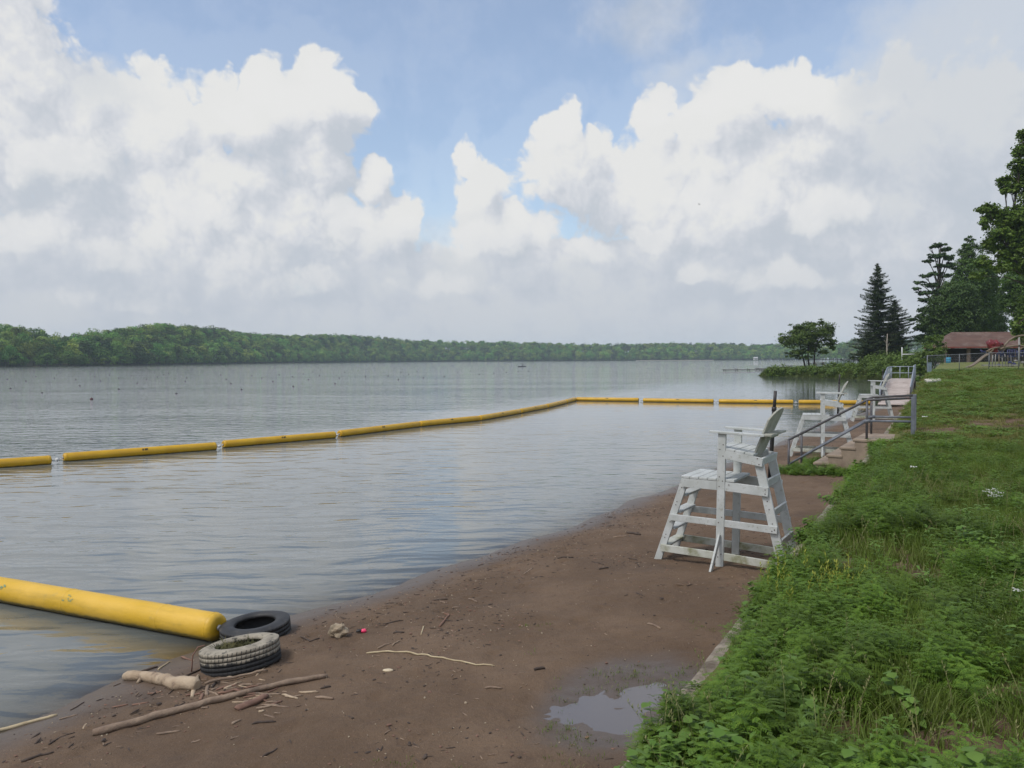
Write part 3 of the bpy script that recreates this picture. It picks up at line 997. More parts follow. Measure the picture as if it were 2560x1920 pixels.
tyreA = tyre('old_tyre', 'grey mud-caked tyre lying flat on the sand, tangled weed in its opening', (p.x, p.y, tz + .078), (rad(-5), rad(-8), .0), True)
p2 = on_beach(640, 1592)
tyreB = tyre('old_tyre', 'wet black tyre lying half in the water behind the muddy tyre', (p2.x, p2.y, max(p2.z, 0) + .055), (rad(-3), rad(-4), 1.1), False)
# thin rusty cord looped over the front tyre
m = MB(); a = rad(205)
cpts = [(-.25, -.10, .125), (-.30, -.135, .118), (-.335, -.16, .05), (-.34, -.165, -.03), (-.343, -.168, -.09)]
M = tyreA.rotation_euler.to_matrix()
q0 = Matrix.Rotation(-.15, 3, 'Z')
m.tube([Vector(tyreA.location) + q0 @ Vector((c[0] * 1.0, c[1] * 1.0 - .06, c[2])) for c in cpts], .006, 6)
tag(m.build('rusty_cord', surf('rusty cord', (.20, .11, .08), rough=.9)), 'thin rust-brown cord looped over the side of the muddy tyre', 'cord')

# ================================================================ driftwood, stones, litter
WOODS = [surf('grey-brown driftwood', (.30, .22, .155), (.20, .14, .10), 7, .85, .012, 34, (1, 1, 1), dirt=(.10, .075, .055), dscale=6, dlo=.55, dhi=.75),
         surf('pale barkless wood', (.46, .36, .25), (.34, .25, .165), 6, .8, .010, 28, dirt=(.17, .12, .085), dscale=9, dlo=.52, dhi=.72),
         surf('dark wet bark', (.085, .06, .045), (.05, .036, .03), 9, .85, .004, 40),
         surf('red-brown bark', (.22, .125, .085), (.155, .085, .06), 8, .85, .004, 40, dirt=(.32, .23, .16), dscale=9, dlo=.6, dhi=.8),
         surf('dry straw', (.50, .41, .26), (.38, .30, .18), 10, .7)]

def stick(name, label, pix, r0, r1, mat_, cat='driftwood', group=None, lift=.6, wob=.01, n=8, flat=1.0, stub=None):
    P = [on_beach(*q) for q in pix]
    pts, rs = [], []
    for i in range(len(P) - 1):
        k = 6
        for q in range(k):
            pts.append(P[i].lerp(P[i + 1], q / k))
    pts.append(P[-1])
    m = len(pts)
    sd_ = random.uniform(0, 99)
    out = []
    for i, q in enumerate(pts):
        rr = r0 + (r1 - r0) * i / (m - 1)
        rr *= 1 + (.24 if r0 > .035 else .20) * nz(i * .28, sd_)
        if i in (0, m - 1): rr *= .72
        rs.append(rr)
        zz = max(z_beach(q.x, q.y), -.01) + rr * lift
        out.append(Vector((q.x + wob * nz(i * .22, sd_, 3), q.y + wob * nz(i * .22, sd_, 8), zz)))
    b = MB(); b.tube(out, rs, n)
    if r0 > .012:
        for i_, q_ in enumerate(list(b.v)):
            o_ = out[min(i_ // n, m - 1)]
            d_ = Vector(q_) - o_; kk = 1 + .13 * nz(q_[0] * 14, q_[1] * 14, q_[2] * 22) + .10 * nz(q_[0] * 50, q_[1] * 50, q_[2] * 60)
            b.v[i_] = tuple(o_ + d_ * kk)
    if stub:
        i, dx, dy, dz, sr = stub
        o = out[i]
        b.tube([o, o + Vector((dx, dy, dz)) * .6, o + Vector((dx, dy, dz))], [sr, sr * .8, sr * .5], 7)
    if flat != 1.0:
        c = sum(out, Vector()) / len(out)
        b.v = [(v[0], v[1], c.z + (v[2] - c.z) * flat - r0 * lift * (1 - flat) * .8) for v in b.v]
    o = b.build(name, mat_)
    # origin at the middle of the piece
    c = sum(out, Vector()) / len(out)
    o.data.transform(Matrix.Translation(-c)); o.location = c
    return tag(o, label, cat, group)

stick('driftwood_log', 'thick pale crooked driftwood log lying at the water edge', [(313, 1698), (360, 1700), (404, 1709), (440, 1721), (494, 1724)], .042, .056, WOODS[1], lift=.8, wob=.02, n=12, stub=(6, -.02, -.09, -.03, .022))
stick('driftwood_branch', 'long straight weathered branch lying across the sand in front of the tyres', [(232, 1838), (389, 1797), (583, 1746), (700, 1715), (822, 1693)], .030, .019, WOODS[0], lift=.9, wob=.03, n=10)
stick('reed_stalk', 'pale straw-coloured stalk at the lower left by the water', [(-30, 1836), (60, 1812), (144, 1788)], .016, .012, WOODS[4], 'stalk')
stick('dark_twig', 'black wet twig lying at the bottom left of the sand', [(54, 1905), (95, 1892), (134, 1882)], .010, .008, WOODS[2], 'twig')
stick('dark_twig', 'thin dark twig between the straw stalk and the bottom corner', [(122, 1862), (150, 1845), (188, 1831)], .008, .004, WOODS[2], 'twig')
stick('bark_slab', 'broad red-brown slab of bark in front of the long branch', [(590, 1777), (628, 1762), (667, 1743)], .038, .034, WOODS[3], 'bark', lift=.6, flat=.55)
stick('straw_reed', 'long thin pale reed curving across the sand right of the rock', [(917, 1635), (960, 1631), (1016, 1632), (1070, 1640), (1129, 1651), (1180, 1661), (1236, 1666)], .008, .006, WOODS[4], 'reed', lift=1.2)
stick('driftwood_stick', 'tan stick leaning against the foot of the muddy tyre', [(512, 1716), (590, 1700), (668, 1682)], .013, .009, WOODS[0], 'stick', lift=2.4)
ITEMS = [  # small pieces: pixels, radius, wood
    ([(330, 1764), (372, 1756)], .012, 3, 'reddish splinter left of the long branch below the log'), ([(280, 1770), (318, 1762)], .010, 3, None),
    ([(345, 1684), (395, 1668)], .013, 2, 'dark wet stick at the water edge above the pale log'), ([(395, 1676), (424, 1655)], .009, 4, None),
    ([(450, 1698), (505, 1672)], .011, 2, 'dark twig between the pale log and the muddy tyre'), ([(368, 1736), (405, 1728)], .010, 3, None),
    ([(478, 1744), (496, 1690)], .018, 1, None), ([(540, 1726), (592, 1712)], .013, 3, None), ([(515, 1740), (520, 1716)], .017, 0, None),
    ([(545, 1735), (600, 1722)], .014, 3, None), ([(560, 1722), (605, 1706)], .012, 1, None), ([(600, 1740), (650, 1733)], .012, 3, None),
    ([(640, 1772), (700, 1763)], .014, 0, None), ([(655, 1764), (722, 1768)], .011, 0, None), ([(706, 1738), (744, 1747)], .012, 1, None),
    ([(790, 1745), (832, 1748)], .012, 0, None), ([(800, 1722), (828, 1718)], .010, 2, None), ([(630, 1812), (690, 1806)], .010, 2, None),
    ([(580, 1812), (602, 1800)], .012, 0, None), ([(392, 1836), (450, 1828)], .011, 0, None), ([(478, 1858), (502, 1850)], .008, 0, None),
    ([(656, 1894), (694, 1872)], .008, 2, None), ([(208, 1824), (217, 1810)], .008, 1, None), ([(148, 1800), (196, 1786)], .007, 0, None),
    ([(176, 1776), (210, 1756)], .006, 2, None), ([(454, 1644), (480, 1652)], .013, 3, None), ([(640, 1690), (668, 1662)], .010, 1, None),
    ([(500, 1752), (508, 1735)], .014, 3, None), ([(528, 1722), (548, 1700)], .012, 2, None),
    ([(1082, 1502), (1120, 1499)], .012, 2, 'short dark stick near the water, left of the curled brown stick'), ([(1172, 1497), (1193, 1506)], .010, 0, None),
    ([(1098, 1568), (1112, 1553), (1122, 1538), (1110, 1534)], .012, 3, 'curled red-brown stick in the middle of the sand'), ([(1310, 1436), (1331, 1420)], .009, 0, None),
    ([(1394, 1397), (1432, 1394)], .014, 2, 'dark thick stick on the sand left of the nearest chair'), ([(1498, 1424), (1521, 1420)], .012, 2, None),
    ([(1618, 1560), (1652, 1573)], .010, 0, 'thin grey stick above the puddle'), ([(944, 1621), (976, 1609)], .010, 0, None), ([(980, 1616), (998, 1603)], .008, 0, None),
    ([(1336, 1676), (1362, 1673)], .014, 2, None), ([(1212, 1722), (1255, 1722)], .010, 0, 'grey twig on the dark patch left of the puddle'), ([(752, 1592), (775, 1605), (800, 1597)], .008, 2, None),
    ([(1568, 1333), (1600, 1338)], .022, 2, 'thick dark stick just left of the nearest chair'), ([(1532, 1344), (1566, 1341)], .012, 0, None), ([(1130, 1521), (1150, 1519)], .008, 0, None),
    ([(1052, 1588), (1060, 1566)], .007, 4, None), ([(984, 1584), (1012, 1582)], .011, 2, None), ([(958, 1561), (1008, 1552)], .008, 2, None), ([(1480, 1404), (1510, 1412)], .007, 2, None)]
rb_ = random.Random(9)
for _ in range(46):
    cx, cy_ = rb_.gauss(585, 75), rb_.gauss(1728, 30)
    if cy_ < 1692: continue
    a_ = rb_.uniform(-.8, .5); l_ = rb_.uniform(7, 24)
    ITEMS.append(([(cx - l_ * math.cos(a_), cy_ - l_ * .45 * math.sin(a_)), (cx + l_ * math.cos(a_), cy_ + l_ * .45 * math.sin(a_))], rb_.uniform(.006, .013), rb_.choice([0, 1, 3, 3, 0]), None))
for pix, r, w, lab in ITEMS:
    bark = pix[0][0] < 760 and w in (0, 1, 3)
    o = stick('bark_chip' if bark else 'drift_stick', lab or ('small chip of bark among the driftwood by the tyres' if bark else 'small drift twig lying on the brown sand'), pix, r, r * .8, WOODS[w], 'bark' if bark else 'twig',
              'bark chips and sticks by the tyres' if bark else 'drift twigs on the sand', lift=.7, flat=.7 if bark else 1.0, n=7)

STONE = surf('tan sandstone', (.40, .33, .235), (.30, .235, .16), 6, .85, .006, 20, dirt=(.15, .12, .08), dscale=4, dlo=.5, dhi=.7)
p = on_beach(846, 1592); m = MB(); m.blob((0, 0, .055), .085, 3, .55, 1.5, 3, smooth=False, squash=(1, .85, .85))
o = m.build('tan_rock', STONE); o.location = p; tag(o, 'fist-sized angular tan rock on the sand right of the tyres', 'rock')
PINK = surf('bright pink plastic', (.85, .06, .16), rough=.35)
p = on_beach(909, 1582)
t = thing('fishing_bobber', 'bright pink and black bit of plastic right of the tan rock', 'plastic litter', p)
m = MB(); m.blob((0, 0, .02), .026, 2, .2, 2, 1, squash=(1.2, .8, .8)); m.build('pink_end', PINK, t)
m = MB(); m.tube([(-.02, 0, .02), (-.05, -.01, .022), (-.07, -.015, .014)], [.016, .018, .008], 8); m.build('black_end', BLACKP, t)
p = on_beach(970, 1678); m = MB(); m.blob((0, 0, .008), .035, 2, .25, 2, 5, squash=(1.3, .7, .35))
o = m.build('shell', surf('pale shell', (.62, .52, .36), (.5, .4, .26), 10, .5)); o.location = p; tag(o, 'small pale clam shell on the sand below the straw reed', 'shell')

# crumbs of mud, bits of bark and grit: nobody could count them
def chip_proto(k, mat_, sz):
    m = MB(); m.blob((0, 0, sz[2] * .5), 1, 1, .5, 1.7, k, smooth=False, squash=sz)
    o = m.build('chip', mat_); COL.objects.unlink(o); return o
protos = [chip_proto(1, WOODS[2], (.010, .007, .005)), chip_proto(2, WOODS[2], (.015, .009, .006)), chip_proto(3, WOODS[0], (.03, .004, .004)),
          chip_proto(4, WOODS[2], (.04, .005, .005)), chip_proto(5, WOODS[3], (.014, .010, .004)), chip_proto(6, STONE, (.007, .006, .005))]
pts, scl, rot = [], [], []
c = 0
while c < 6500:
    tt = random.uniform(-3, 30) if random.random() < .35 else random.uniform(-3, 10)
    u = random.uniform(.12, sw(tt) - .05)
    x, y = xy(sw(tt) - u, tt)
    dens = .12 + .75 * math.exp(-((u - .95) / .45) ** 2) + 1.6 * max(0, nz(x * .8, y * .8, 6))
    if random.random() > dens: continue
    if math.hypot((x - PUD.x), (y - PUD.y)) < .35: continue
    pts.append((x, y, z_beach(x, y))); scl.append(random.uniform(.35, 1.2) if random.random() < .95 else random.uniform(1.2, 1.9)); rot.append((0, 0, random.uniform(0, 6.3))); c += 1
scatter('sand_debris', protos, pts, scl, rot)

# ================================================================ retaining wall
CONC = surf('old weathered concrete', (.36, .31, .245), (.26, .22, .17), 4, .9, .006, 25, dirt=(.11, .085, .06), dscale=2.6, dlo=.44, dhi=.66)
CONCP = surf('worn sandy concrete', (.33, .26, .195), (.25, .195, .145), 3, .9, .004, 40, dirt=(.20, .145, .105), dscale=2.2, dlo=.5, dhi=.72)
V, Q = [], []
tsw = list(np.arange(-12, 22, .12)) + list(np.arange(22, 46, .6))
cols = 8
for t in tsw:
    j = .012 * nz(t * 2.1, 1) + .008 * nz(t * 6, 4)
    top = zt(t) + .01 + .02 * nz(t * 1.7, 7) + .012 * nz(t * 7, 9)
    o0, o1 = .085 + j, -.13
    prof = [(o1, -.3), (o0, -.3), (o0 + .01 * nz(t * 5, 3), top * .55), (o0, top - .05), (o0 - .022, top - .012), (o0 - .06, top), (o1 + .02, top - .004 + .01 * nz(t * 4, 13)), (o1, top - .04)]
    for s, z in prof:
        x, y = xy(s, t); V.append((x, y, z))
n = len(tsw); I = np.arange(n * cols).reshape(n, cols)
for k in range(cols):
    k2 = (k + 1) % cols
    Q += [tuple(r) for r in np.stack([I[:-1, k], I[1:, k], I[1:, k2], I[:-1, k2]], -1)]
m = MB(); m.add(V, Q, 0, False); m.add([V[i] for i in range(cols)], [tuple(range(cols))]); m.add([V[-cols + i] for i in range(cols)], [tuple(range(cols))])
tag(m.build('retaining_wall', CONC), 'low pale concrete retaining wall between the sand and the grass', 'wall')

# ================================================================ concrete stairs and their two rails
A_ = Vector((.858, -.515)).normalized(); C_ = Vector((-A_.y, A_.x))
O_ = Vector((6.48, 19.17))
def sl(a, c):            # along the flight, across it
    p = O_ + A_ * a + C_ * c
    return p.x, p.y
t = thing('concrete_stairs', 'short flight of worn sandy concrete steps from the sand up to the lawn', 'stairs', (*sl(0, .6), .26))
Rz = Matrix.Rotation(math.atan2(A_.y, A_.x), 3, 'Z')
org = Vector((*sl(0, .6), .26))
def loc_(a, c, z):
    return Vector((*sl(a, c), z)) - org
WID = 1.72; CM_ = .69
for k in range(4):
    a0 = .60 + .28 * k; z1 = .46 + .19 * k
    a1 = 2.35 if k == 3 else a0 + .33
    m = MB()
    m.box(loc_((a0 + .02 + a1) / 2, CM_, (z1 - .06 + -.1) / 2), (a1 - a0 - .02, WID - .04, z1 - .06 + .1), Rz)
    m.build('step_block', CONCP, t, .012)
    m = MB(); m.box(loc_((a0 + a1) / 2 - .012, CM_, z1 - .03), (a1 - a0 + .02, WID, .06), Rz)
    m.build('tread', CONCP, t, .016)
RAIL = surf('dark grey painted pipe', (.085, .085, .095), (.06, .055, .055), 9, .45, .001, 60, dirt=(.16, .085, .06), dscale=7, dlo=.56, dhi=.74)
RAILB = surf('blue-grey painted pipe', (.15, .165, .19), (.11, .12, .14), 8, .45, .001, 60, dirt=(.13, .08, .06), dscale=8, dlo=.6, dhi=.78)
def stair_rail(c, up, label, zoff):
    t = thing('stair_rail', label, 'handrail', (*sl(0, c), .26), 0, 'pipe handrails of the concrete stairs')
    o = Vector((*sl(0, c), .26))
    P = lambda a, z: Vector((*sl(a, c), z)) - o
    r = .027
    lo, hi, en = P(0, .935 + zoff), P(up, 1.90), P(up + .90, 1.965)
    m = MB(); m.tube([P(0, .905 + zoff), lo + Vector((0, 0, .0)), lo.lerp(hi, .02), lo.lerp(hi, .97), hi + Vector((.03, -.02, .01)), hi.lerp(en, .08), en], r, 10)
    m.build('top_rail', RAIL, t)
    lo2, hi2, en2 = P(0, .36 + zoff), P(up, 1.435), P(up + .90, 1.45)
    m = MB(); m.tube([lo2, hi2], r * .95, 10); m.tube([hi2, en2], r * .95, 10); m.tube([hi2 + (lo2 - hi2).normalized() * .06, hi2, hi2 + Vector((.06, -.03, 0))], r * 1.5, 10)
    m.build('middle_rail', RAILB, t)
    m = MB(); m.tube([P(0, .0), lo], r, 10); m.build('post', RAIL, t)
    m = MB(); m.tube([P(up, .95), hi], r, 10); m.build('post', RAIL, t)
    m = MB(); m.box(P(up + .93, 1.40), (.075, .075, 1.18), Rz); m.build('end_post', RAILB, t, .006)
    return t
stair_rail(0.0, 1.69, 'dark pipe handrail on the near side of the concrete stairs', 0.0)
stair_rail(1.42, 1.60, 'dark pipe handrail on the far side of the concrete stairs', .03)

# ================================================================ boardwalk ramp with railings
DECK = surf('bleached deck boards', (.50, .43, .39), (.40, .335, .30), 3, .85, .004, 30, (.4, .4, 1), dirt=(.26, .20, .17), dscale=3, dlo=.5, dhi=.75)
GALV = surf('blue-grey galvanised rail', (.34, .39, .44), (.27, .31, .36), 5, .5, dirt=(.22, .22, .22), dscale=6, dlo=.6, dhi=.8)
FGREY = surf('dull grey fence pipe', (.17, .18, .19), (.13, .14, .15), 5, .5)
WIRE = surf('chain-link wire', (.34, .36, .40), rough=.5)
rb, rt = at_y(2197.5, 1000, 46), at_y(2217, 950, 54)
rdir = Vector((rt.x - rb.x, rt.y - rb.y)).normalized(); rac = Vector((rdir.y, -rdir.x))
t = thing('boardwalk_ramp', 'plank ramp with grey mesh-sided railings leading down to the beach end', 'ramp', (rb.x, rb.y, 0))
def rp(a, c, z):
    p = rdir * a + rac * c
    return Vector((p.x, p.y, z))
RW = 1.62; RL = 9.0; Z0, Z1 = .38, 1.33; RLP = 15.5
Rr_ = Matrix.Rotation(math.atan2(rdir.y, rdir.x), 3, 'Z')
def rz_(a):
    return Z0 + (Z1 - Z0) * min(1, max(0, a / RL))
m = MB()
k = -1.2
while k < RL:
    z = rz_(k + .07) if k > 0 else Z0 + k * .06
    m.box(rp(k + .07, RW / 2, z - .02), (.134, RW, .04), Rr_ @ Matrix.Rotation(-math.atan((Z1 - Z0) / RL), 3, 'Y'))
    k += .142
m.build('ramp_boards', DECK, t)
m = MB()
while k < RLP:
    m.box(rp(k + .07, RW / 2, Z1 - .02), (.134, RW, .04), Rr_); k += .142
m.build('platform_boards', DECK, t)
m = MB()
for c in (.05, RW - .05):
    m.beam(rp(-1, c, Z0 - .18), rp(RL, c, Z1 - .14), .18, .06, (rac.x, rac.y, 0)); m.beam(rp(RL, c, Z1 - .14), rp(RLP, c, Z1 - .14), .18, .06, (rac.x, rac.y, 0))
for a in (2, 5, RL, RLP - .2):
    for c in (.05, RW - .05):
        m.tube([rp(a, c, -.8), rp(a, c, rz_(a) - .1)], .06, 8)
m.build('joists', surf('dark deck frame', (.10, .085, .07), rough=.9), t)
def rail_side(c, name_posts, a0, a1, h=.86, mesh=True, along=True):
    n = max(2, int(abs(a1 - a0) / 1.9) + 1)
    for k in range(n):
        a = a0 + (a1 - a0) * k / (n - 1)
        mm = MB(); mm.tube([rp(a, c, rz_(a) - .05), rp(a, c, rz_(a) + h + .03)], .030, 8); mm.build('rail_post', GALV, t)
    mm = MB(); mm.tube([rp(a0, c, rz_(a0) + h), rp(a1, c, rz_(a1) + h)], .028, 8); mm.tube([rp(a0, c, rz_(a0) + h * .5), rp(a1, c, rz_(a1) + h * .5)], .018, 6)
    mm.build('rail_pipe', GALV, t)
    if mesh:
        mm = MB()
        L = abs(a1 - a0); sgn = 1 if a1 > a0 else -1
        q = -h
        while q < L:
            for s2 in (1, -1):
                u0, u1 = max(q, 0), min(q + h, L)
                if u1 > u0:
                    za, zb = (u0 - q), (u1 - q)
                    if s2 < 0: za, zb = h - za, h - zb
                    mm.tube([rp(a0 + sgn * u0, c + .01, rz_(a0 + sgn * u0) + za), rp(a0 + sgn * u1, c + .01, rz_(a0 + sgn * u1) + zb)], .006, 4, caps=False)
            q += .14
        mm.build('wire_mesh', WIRE, t)
rail_side(.03, '', 0.0, RL)
rail_side(RW - .03, '', -.6, RL)
rail_side(RW - .03, '', RL + .2, RLP, .98)
rail_side(.03, '', RL + .2, RLP, .86, mesh=False)
# end railing across the platform
mm = MB()
for z in (.86, .40):
    mm.tube([rp(RLP, .03, Z1 + z), rp(RLP, RW - .03, Z1 + z)], .026, 8)
for c in (.58, 1.14):
    mm.tube([rp(RLP, c, Z1), rp(RLP, c, Z1 + .86)], .026, 8)
mm.build('end_railing', GALV, t)
mm = MB()
pts = [rp(-.6, RW - .03, Z0 + .86)] + [rp(-.6 - .22 * math.sin(k * PI / 8), RW - .03, Z0 + .86 - .55 * (k / 8)) for k in range(1, 9)]
mm.tube(pts, .028, 8)
mm.build('rail_hook', RAIL, t)

# concrete slab on the lawn beside it
a = [(2311, 948), (2348, 941), (2353, 950.5), (2318, 953.5)]
P_ = [at_z(px, py, 1.62) for px, py in a]
m = MB(); c = sum(P_, Vector()) / 4
vs = [p + Vector((0, 0, dz)) for dz in (-.25, .0) for p in P_]
m.add([v - c for v in vs], [(0, 1, 2, 3), (4, 5, 6, 7), (0, 1, 5, 4), (1, 2, 6, 5), (2, 3, 7, 6), (3, 0, 4, 7)])
o = m.build('concrete_slab', surf('pale concrete slab', (.55, .52, .44), (.48, .45, .38), 3, .9)); o.location = c
tag(o, 'pale concrete slab set in the lawn right of the ramp', 'slab')

# ================================================================ chain-link fence
t = thing('chain_link_fence', 'waist-high chain-link fence across the lawn in front of the playground', 'fence')
FP = [(2318, 931, 887.5), (2398, 926, 884.5), (2472, 924, 880.5), (2546, 922.5, 880), (2625, 921, 878)]
tops, bots = [], []
for px, yb, yt in FP:
    Dd = 58.0 if px < 2350 else 57.0
    B_, T_ = at_y(px, yb + 3, Dd), at_y(px, yt, Dd)
    T_.x = B_.x
    m = MB(); m.tube([B_, T_], .032 if px < 2350 else .024, 8); m.build('fence_post', FGREY, t)
    tops.append(T_ - Vector((0, 0, .05))); bots.append(B_ + Vector((0, 0, .12)))
for k in range(len(FP) - 1):
    m = MB(); m.tube([tops[k], tops[k + 1]], .022, 8); m.build('fence_rail', FGREY, t)
    m = MB(); L = (tops[k + 1] - tops[k]).length; q = -1.2; H = 1.15
    while q < L:
        for s2 in (0, 1):
            u0, u1 = max(q, 0), min(q + H, L)
            if u1 > u0:
                f0, f1 = (u0 - q) / H, (u1 - q) / H
                if s2: f0, f1 = 1 - f0, 1 - f1
                p0 = bots[k].lerp(bots[k + 1], u0 / L).lerp(tops[k].lerp(tops[k + 1], u0 / L), f0)
                p1 = bots[k].lerp(bots[k + 1], u1 / L).lerp(tops[k].lerp(tops[k + 1], u1 / L), f1)
                m.tube([p0, p1], .0014, 3, caps=False)
        q += .11
    m.build('wire_mesh', WIRE, t)
B_ = at_y(2323.5, 933, 57); T_ = at_y(2323.5, 907, 57)
m = MB(); m.box((0, 0, (T_.z - B_.z) / 2), (.22, .18, T_.z - B_.z)); m.box((0, 0, T_.z - B_.z + .01), (.25, .21, .025)); m.box((0, -.095, (T_.z - B_.z) * .75), (.16, .012, .2))
o = m.build('utility_box', surf('blue-grey metal box', (.20, .26, .30), (.17, .22, .25), 4, .6)); o.location = B_
tag(o, 'narrow blue-grey utility box beside the first fence post', 'utility box')

# ================================================================ open picnic shelter
ROOF = surf('red-brown shingles', (.135, .078, .062), (.100, .058, .048), 1.4, .9, .02, 9, (.35, 1, 2.2), dirt=(.17, .12, .10), dscale=.6, dlo=.5, dhi=.7)
DARKW = surf('dark brown boards', (.060, .045, .038), (.045, .034, .03), 4, .85)
FASC = surf('dull red fascia', (.20, .055, .042), rough=.7)
POSTM = surf('brown timber post', (.13, .095, .07), (.10, .07, .05), 4, .85)
YB = 112.0
e0 = at_y(2350, 867, YB); r0_ = at_y(2373, 831.5, YB + 2.5)
gz = at_y(2352, 908, YB).z
t = thing('picnic_shelter', 'long open-fronted shelter with a red-brown shingle roof behind the playground', 'shelter', (e0.x, YB, gz), rad(-6))
LX = 26.0
ze, zr = e0.z - gz, r0_.z - gz
hip = r0_.x - e0.x
m = MB()
y0, y1, ym = 0.0, 5.4, 2.7
vs = [(0, y0, ze), (LX, y0, ze), (LX, y1, ze), (0, y1, ze), (hip, ym, zr + .05), (LX, ym, zr + .05)]
m.add(vs, [(0, 1, 5, 4), (2, 3, 4, 5), (3, 0, 4), (1, 2, 5)])
m.add([(v[0], v[1], v[2] - .08) for v in vs[:4]], [(0, 1, 2, 3)])
m.build('roof', ROOF, t)
m = MB(); m.box((LX / 2, y0 - .03, ze - .10), (LX + .1, .05, .2)); m.box((-.03, ym, ze - .10), (.05, 5.5, .2)); m.build('fascia', FASC, t)
for k in range(9):
    m = MB(); x = .9 + k * 3.0
    m.box((x, .45, (ze - .2) / 2), (.24 if k != 1 else .42, .24, ze - .2)); m.build('post', POSTM, t)
m = MB(); m.box((LX / 2, 5.0, (ze - .2) / 2), (LX - 1.2, .15, ze - .2)); m.build('back_wall', DARKW, t)
m = MB(); m.box((.7, 3.6, (ze - .2) / 2), (.15, 2.4, ze - .2)); m.build('end_wall', DARKW, t)
m = MB(); m.box((LX / 2, 2.7, -.05), (LX, 5.2, .2)); m.build('floor_slab', CONC, t)
# picnic tables inside it
def picnic_table(loc, label):
    t = thing('picnic_table', label, 'picnic table', loc, 0, 'dark picnic tables')
    m = MB(); m.box((0, 0, .74), (1.8, .75, .05)); m.build('tabletop', POSTM, t)
    for s in (-1, 1):
        m = MB(); m.box((0, s * .68, .44), (1.8, .26, .045)); m.build('bench', POSTM, t)
    for s in (-.65, .65):
        m = MB(); m.beam((s, -.1, .72), (s, -.68, .0), .09, .05, (1, 0, 0)); m.beam((s, .1, .72), (s, .68, 0), .09, .05, (1, 0, 0)); m.beam((s, -.7, .39), (s, .7, .39), .09, .05, (1, 0, 0))
        m.build('trestle', POSTM, t)
for k, x in enumerate((3.1, 6.6, 10.0)):
    picnic_table((e0.x + x, YB + 2.2 - .1 * x, gz + .05), 'dark picnic table standing in the shade under the shelter roof')
BLUEB = surf('sky-blue plastic barrel', (.03, .25, .42), (.025, .21, .36), 3, .5)
p = at_y(2371, 908.5, 107.5)
t = thing('blue_barrel', 'bright blue rubbish barrel standing in front of the shelter', 'barrel', p)
m = MB(); m.lathe([(0, 0), (.26, 0), (.29, .05), (.30, .28), (.315, .30), (.30, .32), (.30, .56), (.315, .58), (.30, .60), (.29, .80), (.27, .83)], 20); m.build('barrel_body', BLUEB, t)
m = MB(); m.lathe([(.255, .80), (.27, .835), (.285, .83), (.29, .79)], 20); m.build('rim', surf('dark liner', (.02, .03, .04)), t)

# ================================================================ playground climber
TAN = surf('tan painted tube', (.19, .145, .10), (.14, .105, .07), 3, .5)
BLUEP = surf('blue playground metal', (.025, .030, .11), (.035, .042, .15), 3, .45)
REDP = surf('dark red moulded plastic', (.17, .014, .02), (.12, .010, .015), 2, .4)
GREYP = surf('grey playground post', (.30, .29, .27), (.22, .21, .20), 3, .5)
DKP = surf('dark playground metal', (.05, .05, .055), rough=.6)
YP = 74.0
def pg(px, py, dy=0.0):
    return at_y(px, py, YP + dy)
gp = pg(2500, 919)
t = thing('playground_climber', 'playground set with tan arching tubes, blue panels and a red canopy', 'playground set', gp)
L_ = lambda px, py, dy=0: pg(px, py, dy) - gp
# arching slide rails on the left
for dy in (0, .55):
    m = MB(); m.tube([L_(2421, 917.5, dy), L_(2432, 914, dy), L_(2448, 903, dy), L_(2462, 891, dy), L_(2474, 883.5, dy), L_(2484, 872, dy)], .075, 10); m.build('slide_rail', TAN, t)
m = MB(); pr = [L_(2421, 917.5), L_(2432, 914), L_(2448, 903), L_(2462, 891), L_(2474, 883.5)]
m.add(pr + [p + Vector((0, .55, 0)) for p in pr], [(k, k + 1, 6 + k, 5 + k) for k in range(4)]); m.add([p - Vector((0, 0, .05)) for p in pr] + [p + Vector((0, .55, -.05)) for p in pr], [(k, k + 1, 6 + k, 5 + k) for k in range(4)])
m.build('slide_bed', TAN, t)
m = MB(); m.tube([L_(2466, 879), L_(2478, 872), L_(2490, 869), L_(2500, 868)], .07, 8); m.build('arch_tube', TAN, t)
m = MB(); m.tube([L_(2509, 868.5), L_(2514, 860), L_(2524, 850), L_(2538, 842), L_(2552, 839), L_(2566, 838.5), L_(2590, 842), L_(2610, 856)], .085, 10); m.build('arch_tube', TAN, t)
m = MB(); m.tube([L_(2500, 873), L_(2512, 868.5), L_(2528, 865.5), L_(2546, 864), L_(2564, 865.5), L_(2590, 872)], .085, 10); m.build('arch_tube', TAN, t)
m = MB(); m.tube([L_(2548, 876), L_(2556, 869), L_(2570, 864)], .07, 8); m.build('arch_tube', TAN, t)
for a, b in (((2500, 878), (2512, 869)), ((2496, 876), (2508, 868)), ((2504, 882), (2514, 870)), ((2470, 880), (2506, 866))):
    m = MB(); m.tube([L_(*a, .4), L_(*b, .4)], .05, 8); m.build('climbing_bar', TAN, t)
